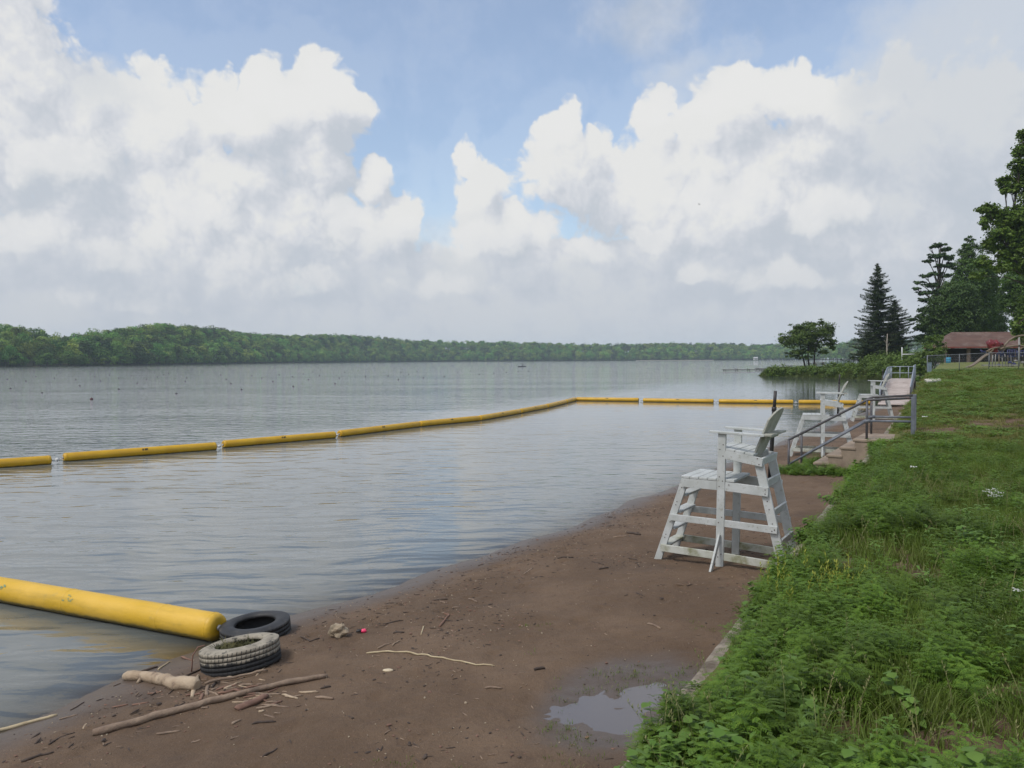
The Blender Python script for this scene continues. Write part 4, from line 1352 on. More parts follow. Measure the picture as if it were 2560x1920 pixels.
# red canopy: two bent lobes and a neck
m = MB()
for cx, cyy, rr in ((2478, 861, 11), (2491, 862, 10.5), (2484, 869, 11), (2488, 877, 8)):
    c = L_(cx, cyy, .3); m.blob((c.x, c.y, c.z), rr * YP / F, 3, .35, 1.6, cx, squash=(1, .8, 1))
m.build('red_canopy', REDP, t)
m = MB(); m.tube([L_(2498, 861, .3), L_(2505, 859, .3), L_(2510, 864, .3)], .10, 8); m.build('canopy_neck', REDP, t)
m = MB(); m.tube([L_(2547.5, 915), L_(2547.5, 843)], .075, 12); m.build('main_mast', GREYP, t)
m = MB(); m.tube([L_(2547.5, 866), L_(2547.5, 862)], .12, 12); m.build('mast_collar', DKP, t)
random.seed(5)
for px in (2474, 2482, 2489, 2497, 2505, 2512, 2519, 2527, 2536, 2556):
    lean = random.uniform(-4, 4); dy = random.uniform(0, 2.5)
    m = MB(); m.tube([L_(px - lean, 917, dy), L_(px, random.uniform(884, 889), dy)], random.uniform(.035, .055), 8); m.build('support_post', random.choice([GREYP, TAN, DKP]), t)
for px0, px1, y0, y1, dy in ((2452, 2466, 875, 883, .9), (2494, 2508, 878, 890, 1.2), (2519, 2541, 875, 891, .7), (2545, 2575, 877, 889, 1.4)):
    m = MB()
    a, b = L_(px0, y0, dy), L_(px1, y1, dy)
    if px0 == 2452:
        m.tube([L_(2451, 875.5, dy), L_(2458, 879, dy), L_(2467, 883, dy)], .06, 8); m.tube([L_(2453, 880, dy), L_(2466, 878, dy)], .04, 8)
    else:
        for z in (a.z, b.z): m.tube([(a.x, a.y, z), (b.x, a.y, z)], .045, 8)
        for k in range(5):
            x = a.x + (b.x - a.x) * k / 4; m.tube([(x, a.y, a.z), (x, a.y, b.z)], .045, 8)
    m.build('blue_panel', BLUEP, t)
m = MB(); a, b = L_(2455, 913), L_(2545, 913); m.box(((a.x + b.x) / 2, a.y, a.z), (b.x - a.x, .16, .10)); m.build('ground_beam', GREYP, t)
m = MB(); a, b = L_(2505, 893, 1.2), L_(2575, 896, 1.2); m.box(((a.x + b.x) / 2, a.y, a.z), (b.x - a.x, 1.4, .08)); m.build('deck', DKP, t)
for px, py in ((2525, 906), (2535, 909), (2540, 902), (2556, 906), (2497, 912)):
    c = L_(px, py, .2); m = MB(); m.blob((c.x, c.y, c.z), .14, 2, .1, 2, px, squash=(1.4, 1, .7)); m.build('step_pod', BLUEP if px % 2 else GREYP, t)
tag(t, group=None)

# white pipe frame beyond the bushes
p = at_y(2255, 902, 98)
t = thing('pipe_frame', 'white pipe post with a crossbar rising behind the shoreline bushes', 'pipe frame', p)
WP = surf('white painted pipe', (.72, .73, .73), (.66, .67, .68), 3, .5)
q = lambda px, py: at_y(px, py, 98) - p
m = MB(); m.tube([q(2255, 904), q(2255, 868)], .055, 10); m.build('pipe_post', WP, t)
m = MB(); m.tube([q(2255, 886), q(2297, 885)], .05, 10); m.build('crossbar', WP, t)
m = MB(); m.tube([q(2296, 904), q(2296, 884.5)], .05, 10); m.build('pipe_post', WP, t)

# ================================================================ plants: prototypes
G1 = leaf_mat('grass blade', (.088, .160, .018), (.155, .220, .034), (.125, .175, .028), 1.2, .3, .6)
G2 = leaf_mat('fresh weed leaf', (.088, .185, .016), (.165, .265, .030), (.100, .165, .019), 1.5, .3, .55)
G3 = leaf_mat('dry stem', (.20, .20, .075), (.26, .24, .11), (.16, .19, .06), 2, .15, .8)
G4 = leaf_mat('broad weed leaf', (.095, .190, .028), (.160, .265, .05), (.120, .205, .036), 3, .25, .55)
G5 = leaf_mat('yellow-green spike', (.24, .27, .03), (.32, .33, .05), None, 3, .2, .6)
WHF = surf('white petals', (.78, .78, .74), rough=.7)

class LB:
    """leaf and blade arrays for one prototype"""
    def __init__(self):
        self.V, self.Q, self.mi, self.n = [], [], [], 0
    def strip(self, pts, wid, side, mi=0):
        m = len(pts)
        for p, w in zip(pts, wid):
            self.V.append(p - side * w); self.V.append(p + side * w)
        for k in range(m - 1):
            a = self.n + 2 * k
            self.Q.append((a, a + 1, a + 3, a + 2)); self.mi.append(mi)
        self.n += 2 * m
    def blade(self, base, az, h, lean, w, mi=0, seg=3, curl=1.0):
        d = np.array([math.cos(az), math.sin(az), 0.0]); s = np.array([-math.sin(az), math.cos(az), 0.0])
        pts, wid = [], []
        for k in range(seg + 1):
            u = k / seg
            pts.append(base + d * lean * h * u ** (1 + .8 * curl) + np.array([0, 0, h * (u - .35 * lean * u * u)]))
            wid.append(w * (1 - u) ** .7 + w * .06)
        self.strip(pts, wid, s, mi)
    def leaf(self, base, az, pitch, L, w, mi=0, droop=.3):
        d = np.array([math.cos(az) * math.cos(pitch), math.sin(az) * math.cos(pitch), math.sin(pitch)])
        s = np.array([-math.sin(az), math.cos(az), 0.0])
        pts = [base + d * L * u - np.array([0, 0, droop * L * u * u]) for u in (0, .3, .62, 1)]
        self.strip(pts, [w * .12, w * .5, w * .42, w * .03], s, mi)
    def out(self, name, mats):
        return fast_mesh(name, np.array(self.V), quads=np.array(self.Q), mats=mats, link=False, mi=self.mi)

def P3(x, y, z=0.0):
    return np.array([x, y, z], float)

def p_tuft(seed, n, h0, h1, rr, lean=.6, w=.0028):
    r = random.Random(seed); b = LB()
    for _ in range(n):
        a, q = r.uniform(0, 6.3), rr * math.sqrt(r.random())
        b.blade(P3(math.cos(a) * q, math.sin(a) * q), r.uniform(0, 6.3), r.uniform(h0, h1), r.uniform(.15, lean), w * r.uniform(.7, 1.4), 1 if r.random() < .06 else 0)
    return b.out('grass_tuft', [G1, G3])

def p_fern(seed, h):
    """feathery ragweed-like plant"""
    r = random.Random(seed); b = LB()
    for st_ in range(r.randint(2, 4)):
        ax, ay = r.uniform(-.05, .05), r.uniform(-.05, .05); la = r.uniform(0, 6.3); le = r.uniform(.05, .3)
        hh = h * r.uniform(.7, 1.1)
        top_ = lambda u: P3(ax + math.cos(la) * le * hh * u * u, ay + math.sin(la) * le * hh * u * u, hh * u)
        b.strip([top_(u) for u in (0, .5, 1)], [.002, .002, .001], P3(1, 0), 0)
        for k in range(9):
            u = .22 + .78 * k / 8
            for sgn in range(2):
                az_ = k * 2.2 + sgn * PI + r.uniform(-.4, .4); L = h * .52 * (1.15 - .75 * u) * r.uniform(.8, 1.2); pt = r.uniform(.15, .6)
                dd = np.array([math.cos(az_) * math.cos(pt), math.sin(az_) * math.cos(pt), math.sin(pt)])
                o = top_(u)
                for j in range(6):
                    v = .2 + .8 * j / 5
                    pp = o + dd * L * v - P3(0, 0, .25 * L * v * v)
                    for s2 in (-1, 1):
                        b.leaf(pp, az_ + s2 * .75, pt * .5, L * .36 * (1.1 - .5 * v), .0052, 0)
    return b.out('feathery_weed', [G2])

def p_broad(seed, h, L=.06, w=.04):
    r = random.Random(seed); b = LB()
    for st_ in range(r.randint(3, 5)):
        ax, ay = r.uniform(-.08, .08), r.uniform(-.08, .08); hh = h * r.uniform(.6, 1.1); la, le = r.uniform(0, 6.3), r.uniform(.05, .35)
        tp = lambda u: P3(ax + math.cos(la) * le * hh * u, ay + math.sin(la) * le * hh * u, hh * u)
        b.strip([tp(0), tp(1)], [.002, .0015], P3(1, 0), 0)
        for k in range(6):
            u = .3 + .7 * k / 5
            for s2 in (0, PI):
                b.leaf(tp(u), k * 1.57 + s2 + r.uniform(-.3, .3), r.uniform(-.1, .45), L * (1.25 - .6 * u) * r.uniform(.8, 1.2), w * r.uniform(.8, 1.1), 0, .35)
    return b.out('broadleaf_weed', [G4])

def p_lance(seed, h):
    r = random.Random(seed); b = LB()
    for st_ in range(r.randint(1, 3)):
        ax, ay = r.uniform(-.04, .04), r.uniform(-.04, .04); hh = h * r.uniform(.7, 1.1); la, le = r.uniform(0, 6.3), r.uniform(.05, .3)
        tp = lambda u: P3(ax + math.cos(la) * le * hh * u, ay + math.sin(la) * le * hh * u, hh * u)
        b.strip([tp(0), tp(1)], [.0025, .0015], P3(1, 0), 0)
        for k in range(13):
            u = .15 + .85 * k / 12
            b.leaf(tp(u), k * 2.4 + r.uniform(-.3, .3), r.uniform(.25, .8), h * .34 * (1.1 - .4 * u), .017, 0, .4)
    return b.out('lance_leaf_weed', [G4])

def p_stalk(seed, h, mat_, spike=False):
    r = random.Random(seed); b = LB()
    for _ in range(r.randint(2, 4)):
        ax, ay = r.uniform(-.06, .06), r.uniform(-.06, .06); hh = h * r.uniform(.6, 1.15); la, le = r.uniform(0, 6.3), r.uniform(.1, .55)
        tp = lambda u: P3(ax + math.cos(la) * le * hh * u ** 1.6, ay + math.sin(la) * le * hh * u ** 1.6, hh * u * (1 - .1 * le * u))
        b.strip([tp(k / 5) for k in range(6)], [.0016] * 5 + [.0008], np.array([-math.sin(la), math.cos(la), 0]), 0)
        for k in range(10):
            u = (.55 if spike else .8) + (.45 if spike else .2) * k / 9
            b.leaf(tp(u), k * 2.4, .9, .03 if spike else .018, .008 if spike else .005, 0, 0)
    return b.out('seed_stalk', [mat_])

def p_clover(seed):
    r = random.Random(seed); b = LB()
    for _ in range(26):
        a, q = r.uniform(0, 6.3), .11 * math.sqrt(r.random()); z = r.uniform(.03, .075)
        o = P3(math.cos(a) * q, math.sin(a) * q, z)
        for k in range(3):
            b.leaf(o, k * 2.09 + a, r.uniform(.0, .4), .024, .02, 0, .1)
    return b.out('clover_clump', [G2])

tufts = [p_tuft(1, 60, .05, .13, .09), p_tuft(2, 55, .07, .17, .09, .8), p_tuft(3, 60, .04, .11, .10, .9), p_tuft(4, 50, .08, .20, .08, .7)]
G6 = leaf_mat('mown grass blade', (.140, .180, .034), (.220, .245, .062), (.190, .190, .055), .5, .3, .65)
G1_ = G1; G1 = G6
short = [p_tuft(5, 70, .03, .075, .13, .9, .0034), p_tuft(6, 70, .025, .06, .13, 1.0, .0034), p_tuft(8, 60, .03, .09, .12, .9, .003), p_clover(7)]
G1 = G1_
ferns = [p_fern(1, .20), p_fern(2, .26), p_fern(3, .16)]
broads = [p_broad(1, .14), p_broad(2, .20, .075, .05), p_clover(9)]
lances = [p_lance(1, .24), p_lance(2, .32)]
stalks = [p_stalk(1, .34, G3), p_stalk(2, .45, G3), p_stalk(3, .30, G3)]

def lawn_points(y0, y1, dens, d0=0.0, d1=40.0, prob=None, over=.35):
    """random points on the lawn between two depths, inside the view plus a margin"""
    out = []
    area = 0
    n = 0
    t0 = (y0 - P0.y) / W.y - 1.5; t1 = (y1 - P0.y) / W.y + 3
    xr = .66
    # sample in (x, y) cells
    y = y0
    step = .5 if y1 < 15 else 1.5
    while y < y1:
        xa = P0.x + W.x / W.y * (y - P0.y) - .4; xb = xr * (y + step) + 1.3
        m = int(dens * max(0, xb - xa) * step)
        for _ in range(m):
            px, py = random.uniform(xa, xb), random.uniform(y, y + step)
            s, t = st(px, py)
            if s > (-.16 if py < 20 else -.08) + .21 * nz(px * .9, py * .9, 55) or -s < d0 or -s > d1: continue
            if prob is not None and random.random() > prob(px, py, -s, t): continue
            out.append((px, py, z_lawn(px, py) - .008))
        y += step
    return out

def bprob(k):
    return lambda x, y, d, t: (1 - .93 * bare(x, y)) if (y < 9 or 13 < y < 27) else 1.0

def put(name, protos, pts, s0, s1, tilt=.15, hz=None):
    scl = [random.uniform(s0, s1) * (1 if hz is None else hz(*p)) for p in pts]
    rot = [(random.uniform(-tilt, tilt), random.uniform(-tilt, tilt), random.uniform(0, 6.3)) for _ in pts]
    return scatter(name, protos, pts, scl, rot)

random.seed(21)
def stairs_clear(x, y):
    a = (x - O_.x) * A_.x + (y - O_.y) * A_.y; c = (x - O_.x) * C_.x + (y - O_.y) * C_.y
    return .5 < a < 2.45 and -.2 < c < 1.6
tall = lambda x, y, z: (.72 if -st(x, y)[0] < .35 else 1.0 if -st(x, y)[0] < 1.3 else .78) * (.8 + .5 * (nz(x * .8, y * .8, 31) + .3))
near = lawn_points(1.2, 8, 520, prob=bprob(1)); mid = lawn_points(8, 15, 260, prob=bprob(1))
put('grass', tufts, near + mid, .75, 1.35, .25, tall)
far = [p for p in lawn_points(15, 32, 130, prob=bprob(1)) if not stairs_clear(p[0], p[1])]
put('mown_grass', short, far, .9, 1.7, .2, lambda x, y, z: (1.0 if -st(x, y)[0] > .35 else .75) * (1 + .5 * nz(x * .9, y * .9, 3)))
far2 = lawn_points(32, 62, 22)
put('mown_grass', short, far2, 1.6, 3.0, .2)
pat = lambda x, y, f, o: nz(x * f, y * f, o)
def weedp(x, y, d, t):
    return (1 - bare(x, y)) * min(1, max(0, .25 + 1.6 * pat(x, y, .9, 3) + (.75 if d < 1.1 else 0)))
put('feathery_weeds', ferns, lawn_points(1.2, 9, 210, prob=weedp) + lawn_points(9, 15, 60, prob=weedp), .7, 1.25, .25)
put('broadleaf_weeds', broads, lawn_points(1.2, 10, 90, prob=lambda x, y, d, t: (1 - bare(x, y)) * min(1, max(0, -.10 + 1.2 * pat(x, y, .8, 11)))) + lawn_points(2.5, 4.4, 150, d1=.8), .7, 1.3, .25)
put('lance_leaf_weeds', lances, lawn_points(1.2, 10, 26, prob=lambda x, y, d, t: min(1, max(0, .1 + 1.6 * pat(x, y, .7, 17) + (.5 if d < .5 else 0)))), .7, 1.15, .25)
put('seed_stalks', stalks, lawn_points(1.2, 11, 42, prob=lambda x, y, d, t: min(1, max(.1, .35 + 1.2 * pat(x, y, .6, 19)))), .7, 1.2, .3)
# plants hanging over the wall top
ov = []
for _ in range(1500):
    tt = random.uniform(-5, 15); d = random.uniform(-.02, .14)
    if nz(tt * .55, 3, 3) + .16 < random.random() * .6: continue
    x, y = xy(-d, tt)
    if stairs_clear(x, y): continue
    ov.append((x, y, zt(tt) + .01))
put('wall_top_weeds', ferns + broads + tufts[:2], ov, .55, 1.05, .6)
# yellow-green seed spikes in one patch
ctr = on_lawn(2015, 1500)
sp = []
for _ in range(26):
    x, y = ctr.x + random.gauss(0, .22), ctr.y + random.gauss(0, .35)
    if st(x, y)[0] < -.02: sp.append((x, y, z_lawn(x, y)))
put('yellow_spikes', [p_stalk(11, .30, G5, True), p_stalk(12, .24, G5, True)], sp, .8, 1.2, .15)
# sparse seedlings on the sand
sg = []
for _ in range(4000):
    tt = random.uniform(-2.5, 3.2); s = random.uniform(.1, 2.3)
    x, y = xy(s, tt)
    if random.random() < max(0, nz(x * 1.3, y * 1.3, 40) - .12) * 1.6 * (1 if s < 1.4 else .5): sg.append((x, y, z_beach(x, y)))
put('sand_seedlings', [p_tuft(31, 9, .012, .035, .05, .9, .0022), p_tuft(32, 7, .012, .03, .05, .9, .0022)], sg, .6, 1.3)
# weeds round the foot of the stairs and along the wall foot
wf = []
for _ in range(2600):
    a, c = random.uniform(-.15, 1.75), random.uniform(-1.0, 1.9)
    inside = .55 < a < 2 and -.12 < c < 1.6
    if inside: continue
    w = math.exp(-((c + .42) / .33) ** 2) * (1 if a > .0 else .4) + .35 * math.exp(-((a - .35) / .25) ** 2)
    if random.random() > w: continue
    x, y = sl(a, c)
    if st(x, y)[0] < .06: continue
    wf.append((x, y, z_beach(x, y)))
put('stair_weeds', ferns + tufts + broads[:2], wf, .45, .95, .3)
wf = []
for _ in range(500):
    tt = random.uniform(-5, 12); s = .06 + abs(random.gauss(0, .10))
    if nz(tt * .7, 9, 1) < .05: continue
    x, y = xy(s, tt); wf.append((x, y, z_beach(x, y) - .005))
put('wall_foot_weeds', tufts, wf, .35, .9, .3)
# dry tangle inside the tyre
b_ = LB(); r_ = random.Random(4)
for _ in range(40):
    b_.blade(P3(r_.uniform(-.05, .05), r_.uniform(-.05, .05), r_.uniform(.0, .05)), r_.uniform(0, 6.3), r_.uniform(.02, .05), r_.uniform(1, 3.5), .0035, 0)
DRYT = b_.out('dry_tangle', [leaf_mat('dry olive weed', (.10, .095, .035), (.17, .15, .06), (.07, .07, .03), 3, .1, .8)])
tw = []
for _ in range(60):
    a, q = random.uniform(0, 6.3), .20 * math.sqrt(random.random()); tw.append((tyreA.location.x + q * math.cos(a), tyreA.location.y + q * math.sin(a), tyreA.location.z + .0))
put('dry_weeds', [DRYT], tw, .8, 1.2, .7)
for o in list(bpy.data.objects):
    if o.name.startswith('dry_weeds'):
        pass

# white wildflowers in the lawn
def flower(px, py, label, sz=1.0, n=9, grp='white wildflowers in the lawn'):
    p = on_lawn(px, py)
    t = thing('white_wildflower', label, 'wildflower', p, 0, grp)
    h = .16 * sz
    b = MB(); b.tube([(0, 0, 0), (.01, .005, h * .6), (.0, .0, h)], .002, 5); b.build('flower_stem', G2, t)
    m = MB()
    for k in range(n):
        a = k * 2.4; q = .018 * sz * math.sqrt(k)
        m.blob((q * math.cos(a), q * math.sin(a), h + .004 * math.cos(k)), .011 * sz, 1, .2, 2, k, squash=(1, 1, .5))
    m.build('flower_head', WHF, t)
for k, (px, py) in enumerate(((2462, 1254), (2471, 1250), (2478, 1257), (2487, 1248), (2494, 1254), (2501, 1258), (2484, 1262), (2490, 1268), (2497, 1266), (2476, 1266))):
    flower(px, py, 'white flower head in the loose cluster of flowers on the lawn', 0.8, 8, 'white flower cluster on the lawn')
flower(2544, 1524, 'single white flower at the right edge of the lawn', .9)
flower(2283, 1196, 'lone white flower in the mown grass beyond the stairs', 1.1)
flower(2311, 1064, 'white flower beside the worn earth path', 1.4)

# ================================================================ far shore
BARK = surf('grey-brown bark', (.085, .065, .05), (.055, .042, .034), 3, .9)
PALEB = surf('pale dead bark', (.34, .30, .25), (.26, .23, .19), 3, .9)
FF = leaf_mat('far woodland leaves', (.075, .165, .026), (.170, .270, .045), (.105, .195, .030), .06, .3, .6, per_object=1.4)
SHX = [-900, 0, 100, 300, 600, 700, 900, 1100, 1300, 1500, 1700, 1900, 2060, 2160, 2900]
SHY = [927, 918, 917, 914.5, 909.2, 907.9, 905.6, 904, 903, 902, 901, 900.1, 900.4, 900.8, 900.8]
TPX = [-900, -300, 0, 50, 100, 120, 150, 190, 215, 250, 280, 340, 390, 440, 490, 540, 600, 650, 700, 800, 880, 940, 1000, 1100, 1200, 1300, 1400, 1500, 1600, 1700, 1800, 1900, 2000, 2900]
TPY = [800, 803, 806, 807.5, 818, 829, 833, 834, 827, 821, 816, 811, 806, 808, 811, 816, 827, 832.5, 835, 834, 836, 839, 846, 849, 851, 852, 856, 858, 857, 854, 856, 859, 858, 850]
def shore_at(px):
    return at_z(px, float(np.interp(px, SHX, SHY)), 0.0)
def top_h(px, dist, tp=None):
    """height of the skyline above the water at this distance"""
    ty = float(np.interp(px, *(tp or (TPX, TPY))))
    p = at_y(px, ty, dist)
    return p.z
def smooth(u):
    u = min(1, max(0, u)); return u * u * (3 - 2 * u)

def far_tree(seed):
    r = np.random.default_rng(seed)
    lobes = []
    for k in range(9):
        a = r.uniform(0, 6.28); q = r.uniform(0, .22); z = r.uniform(.32, .86)
        lobes.append((q * math.cos(a), q * math.sin(a), z, r.uniform(.13, .21)))
    V = []
    for _ in range(620):
        l = lobes[r.integers(len(lobes))]
        d = r.normal(size=3); d /= np.linalg.norm(d)
        if d[2] < -.5: d[2] *= -1
        c = np.array(l[:3]) + d * l[3] * r.uniform(.78, 1.05) * np.array([1, 1, .85])
        nrm = d + r.normal(size=3) * .45; nrm /= np.linalg.norm(nrm)
        t1 = np.cross(nrm, r.normal(size=3)); t1 /= np.linalg.norm(t1); t2 = np.cross(nrm, t1)
        s = r.uniform(.018, .036)
        V += [c + t1 * s, c + t2 * s * .8, c - t1 * s, c - t2 * s * .8]
    n = len(V)
    trunk = [(-.015, -.015, 0), (.015, -.015, 0), (.015, .015, 0), (-.015, .015, 0), (-.01, -.01, .5), (.01, -.01, .5), (.01, .01, .5), (-.01, .01, .5)]
    Q = [tuple(range(4 * k, 4 * k + 4)) for k in range(n // 4)] + [(n + k, n + (k + 1) % 4, n + 4 + (k + 1) % 4, n + 4 + k) for k in range(4)]
    return fast_mesh('far_tree', np.array(V + [np.array(p) for p in trunk]), quads=Q, mats=[FF, BARK], link=False, mi=[0] * (n // 4) + [1] * 4)
fprotos = [far_tree(k) for k in range(6)]

def forest(name, x0, x1, depth, n, tps, back=0.0, hmin=9, hmax=16.5, shore_n=0):
    pts, scl, rot = [], [], []
    # spread evenly along the shore in world distance
    cols_ = np.arange(x0, x1, 4.0); S = [shore_at(c) for c in cols_]
    cum = np.concatenate([[0], np.cumsum([(S[i + 1] - S[i]).length for i in range(len(S) - 1)])])
    for k in range(n + shore_n):
        q = R.uniform(0, cum[-1]); px = float(np.interp(q, cum, cols_))
        p = shore_at(px); d2 = Vector((p.x, p.y)).normalized()
        atshore = k >= n
        u = R.uniform(0, 5) if atshore else R.uniform(1, depth)
        dist = p.y + (u + back) * d2.y
        H = top_h(px, p.y + (depth * .7 + back) * d2.y, tps)
        ht = R.uniform(4.5, 9) if atshore else R.uniform(hmin, hmax)
        ht = min(ht, max(4, H * .9))
        g = .3 + max(0, H - hmax + .6) * smooth(u / (depth * .75))
        zmax = g + ht
        x_, y_ = p.x + d2.x * (u + back), p.y + d2.y * (u + back)
        pts.append((x_, y_, g - .25 * ht * (1 if u < 12 else .4)))
        w = R.uniform(.8, 1.55)
        scl.append((ht * w * (1.15 if u < 12 else 1), ht * w * (1.15 if u < 12 else 1), ht * (1.2 if u < 12 else 1.1))); rot.append((0, 0, R.uniform(0, 6.28)))
    return scatter(name, fprotos, pts, scl, rot)
forest('far_woodland', -420, 2050, 110, 4200, None, shore_n=700)
BPX = [1780, 1850, 1872, 1900, 1925, 1945, 1965, 2000, 2040, 2062, 2100, 2135, 2160, 2190, 2215, 2245, 2290, 2400, 2900]
BPY = [898, 894, 878, 872, 868, 860, 871, 868, 866, 862, 856, 845, 839, 846, 850, 843, 838, 850, 840]
forest('bay_woodland', 1862, 2560, 45, 560, (BPX, BPY), 0, 9, 15, shore_n=120)
# the land the woods stand on
V, Q = [], []
us_ = [-4, 0, 15, 40, 70, 110, 320]
cols_ = np.arange(-460, 2900, 20.0)
for px in cols_:
    p = shore_at(px); d2 = Vector((p.x, p.y)).normalized()
    H = top_h(px, p.y + 77 * d2.y)
    if px > 1880: H = min(H, 12)
    for u in us_:
        z = -1.0 if u < 0 else .15 + max(0, H - 15) * smooth(u / 82)
        V.append((p.x + d2.x * u, p.y + d2.y * u, z))
n = len(us_); I = np.arange(len(cols_) * n).reshape(-1, n)
Q = np.stack([I[:-1, :-1], I[1:, :-1], I[1:, 1:], I[:-1, 1:]], -1).reshape(-1, 4)
hl = fast_mesh('hills', np.array(V), quads=Q, mats=[surf('woodland floor', (.035, .05, .016), (.05, .045, .025), .05, .95)], smooth=True)
tag(hl, kind='structure')
# pale beach strip on the far shore
V = []
for px in np.arange(1590, 1800, 15.0):
    p = at_z(px, float(np.interp(px, SHX, SHY)) + .25, 0); V += [(p.x, p.y, .0), (p.x, p.y, .55), (p.x * 1.004, p.y * 1.004, .6)]
n = len(V) // 3; I = np.arange(len(V)).reshape(n, 3)
Q = np.stack([I[:-1, :-1], I[1:, :-1], I[1:, 1:], I[:-1, 1:]], -1).reshape(-1, 4)
tag(fast_mesh('far_beach', np.array(V), quads=Q, mats=[surf('pale far sand', (.30, .28, .25), rough=.9)]), kind='structure')

# ================================================================ trees one can tell apart
LM = leaf_mat('maple leaves', (.070, .140, .018), (.150, .225, .034), (.110, .165, .024), .35, .22, .55)
LD = leaf_mat('dark broad leaves', (.052, .115, .020), (.110, .190, .032), (.080, .140, .024), .3, .22, .55)
LF = leaf_mat('headland tree leaves', (.060, .115, .020), (.130, .180, .032), (.088, .135, .024), .4, .2, .55)
LS = leaf_mat('spruce needles', (.036, .064, .024), (.075, .105, .036), (.052, .074, .026), .5, .08, .7)
LP = leaf_mat('pine needles', (.040, .085, .028), (.080, .135, .044), (.056, .100, .032), .4, .1, .7)
LB_ = leaf_mat('shoreline bush leaves', (.075, .140, .022), (.150, .215, .040), (.100, .155, .027), .5, .22, .55)

def leaf_cloud(blobs, size, dens, seed, flat=.65, long=1.0, fill=.55, clump=.30):
    """leaf quads in small clumps spread through ellipsoids: (cx,cy,cz, rx,ry,rz)"""
    r = np.random.default_rng(seed); out = []
    for (cx, cy_, cz, rx, ry, rz) in blobs:
        vol = (rx * ry * rz) ** (2 / 3)
        k = max(6, int(dens * vol))
        d = r.normal(size=(k, 3)); d /= np.linalg.norm(d, axis=1)[:, None]
        rr = r.uniform(fill, 1.0, (k, 1))
        cc = d * rr * np.array([rx, ry, rz]) + np.array([cx, cy_, cz])
        rc = clump * min(rx, rz, ry) * r.uniform(.7, 1.4, (k, 1)) + size * .6
        m = 42
        off = r.normal(size=(k, m, 3)) * .55 * rc[:, None, :] * np.array([1, 1, flat])
        C = (cc[:, None, :] + off).reshape(-1, 3)
        nrm = r.normal(size=C.shape) * .55 + np.array([0, 0, .75]) + (d[:, None, :] * .5 + np.zeros((k, m, 3))).reshape(-1, 3)
        nrm /= np.linalg.norm(nrm, axis=1)[:, None]
        t1 = np.cross(nrm, r.normal(size=C.shape)); t1 /= np.linalg.norm(t1, axis=1)[:, None]
        t2 = np.cross(nrm, t1)
        s = size * r.uniform(.6, 1.25, (len(C), 1))
        out.append(np.stack([C + t1 * s * long, C + t2 * s * .62, C - t1 * s * long, C - t2 * s * .62], 1))
    return np.concatenate(out).reshape(-1, 3)

def px_tree(name, label, cat, D, base, stems, blobs, mat_, leaf=.16, dens=9, seed=1, group=None, bark=None, flat=.65, long=1.0, fill=.5, depth=.9, clump=.30, z0=None):
    """stems and crown clusters given as pixels of the photograph at distance D; a real tree with depth stands there"""
    b = at_y(base[0], base[1], D)
    if z0 is not None: b.z = z0
    t = thing(name, label, cat, b, 0, group)
    r = random.Random(seed)
    k = D / F
    def loc(px, py, dy=0.0):
        p = at_y(px, py, D); return Vector((p.x - b.x, dy, p.z - b.z))
    m = MB()
    bl = []
    for (px, py, rx, ry) in blobs:
        dy = r.uniform(-.5, .5) * rx * k
        c = loc(px, py, dy); bl.append((c.x, c.y, c.z, rx * k, rx * k * depth, ry * k))
    for st_, r0 in stems:
        pts = [loc(*q) for q in st_]; pts[0].z -= .3
        pts = [pts[0]] + [pts[i].lerp(pts[i + 1], f) + Vector((r.uniform(-.05, .05), r.uniform(-.06, .06), 0)) for i in range(len(pts) - 1) for f in (.5, 1)]
        n = len(pts)
        m.tube(pts, [r0 * (1 - .75 * i / (n - 1)) for i in range(n)], 8)
    # limbs from the nearest stem to each cluster
    s0 = stems[0][0]
    for c in bl:
        best = min(stems, key=lambda s: abs(loc(*s[0][-1]).x - c[0]))
        top = loc(*best[0][-1]); root = loc(*best[0][0])
        f = min(.95, max(.25, (c[2] - root.z) / max(.5, top.z - root.z) * .75))
        o = root.lerp(top, f)
        e = Vector(c[:3]); mid = o.lerp(e, .5) + Vector((0, 0, .08 * (e - o).length))
        m.tube([o, mid, e], [best[1] * .38, best[1] * .25, best[1] * .08], 6)
        for q in range(3):
            a = Vector((r.uniform(-1, 1) * c[3], r.uniform(-1, 1) * c[4], r.uniform(-.2, 1) * c[5])) * .75
            m.tube([mid.lerp(e, .4), e + a], [best[1] * .14, best[1] * .03], 5)
    m.build('trunk', bark or BARK, t)
    V = leaf_cloud(bl, leaf, dens, seed, flat, long, fill, clump)
    fast_mesh('crown', V, quads=np.arange(len(V)).reshape(-1, 4), mats=[mat_], parent=t)
    return t

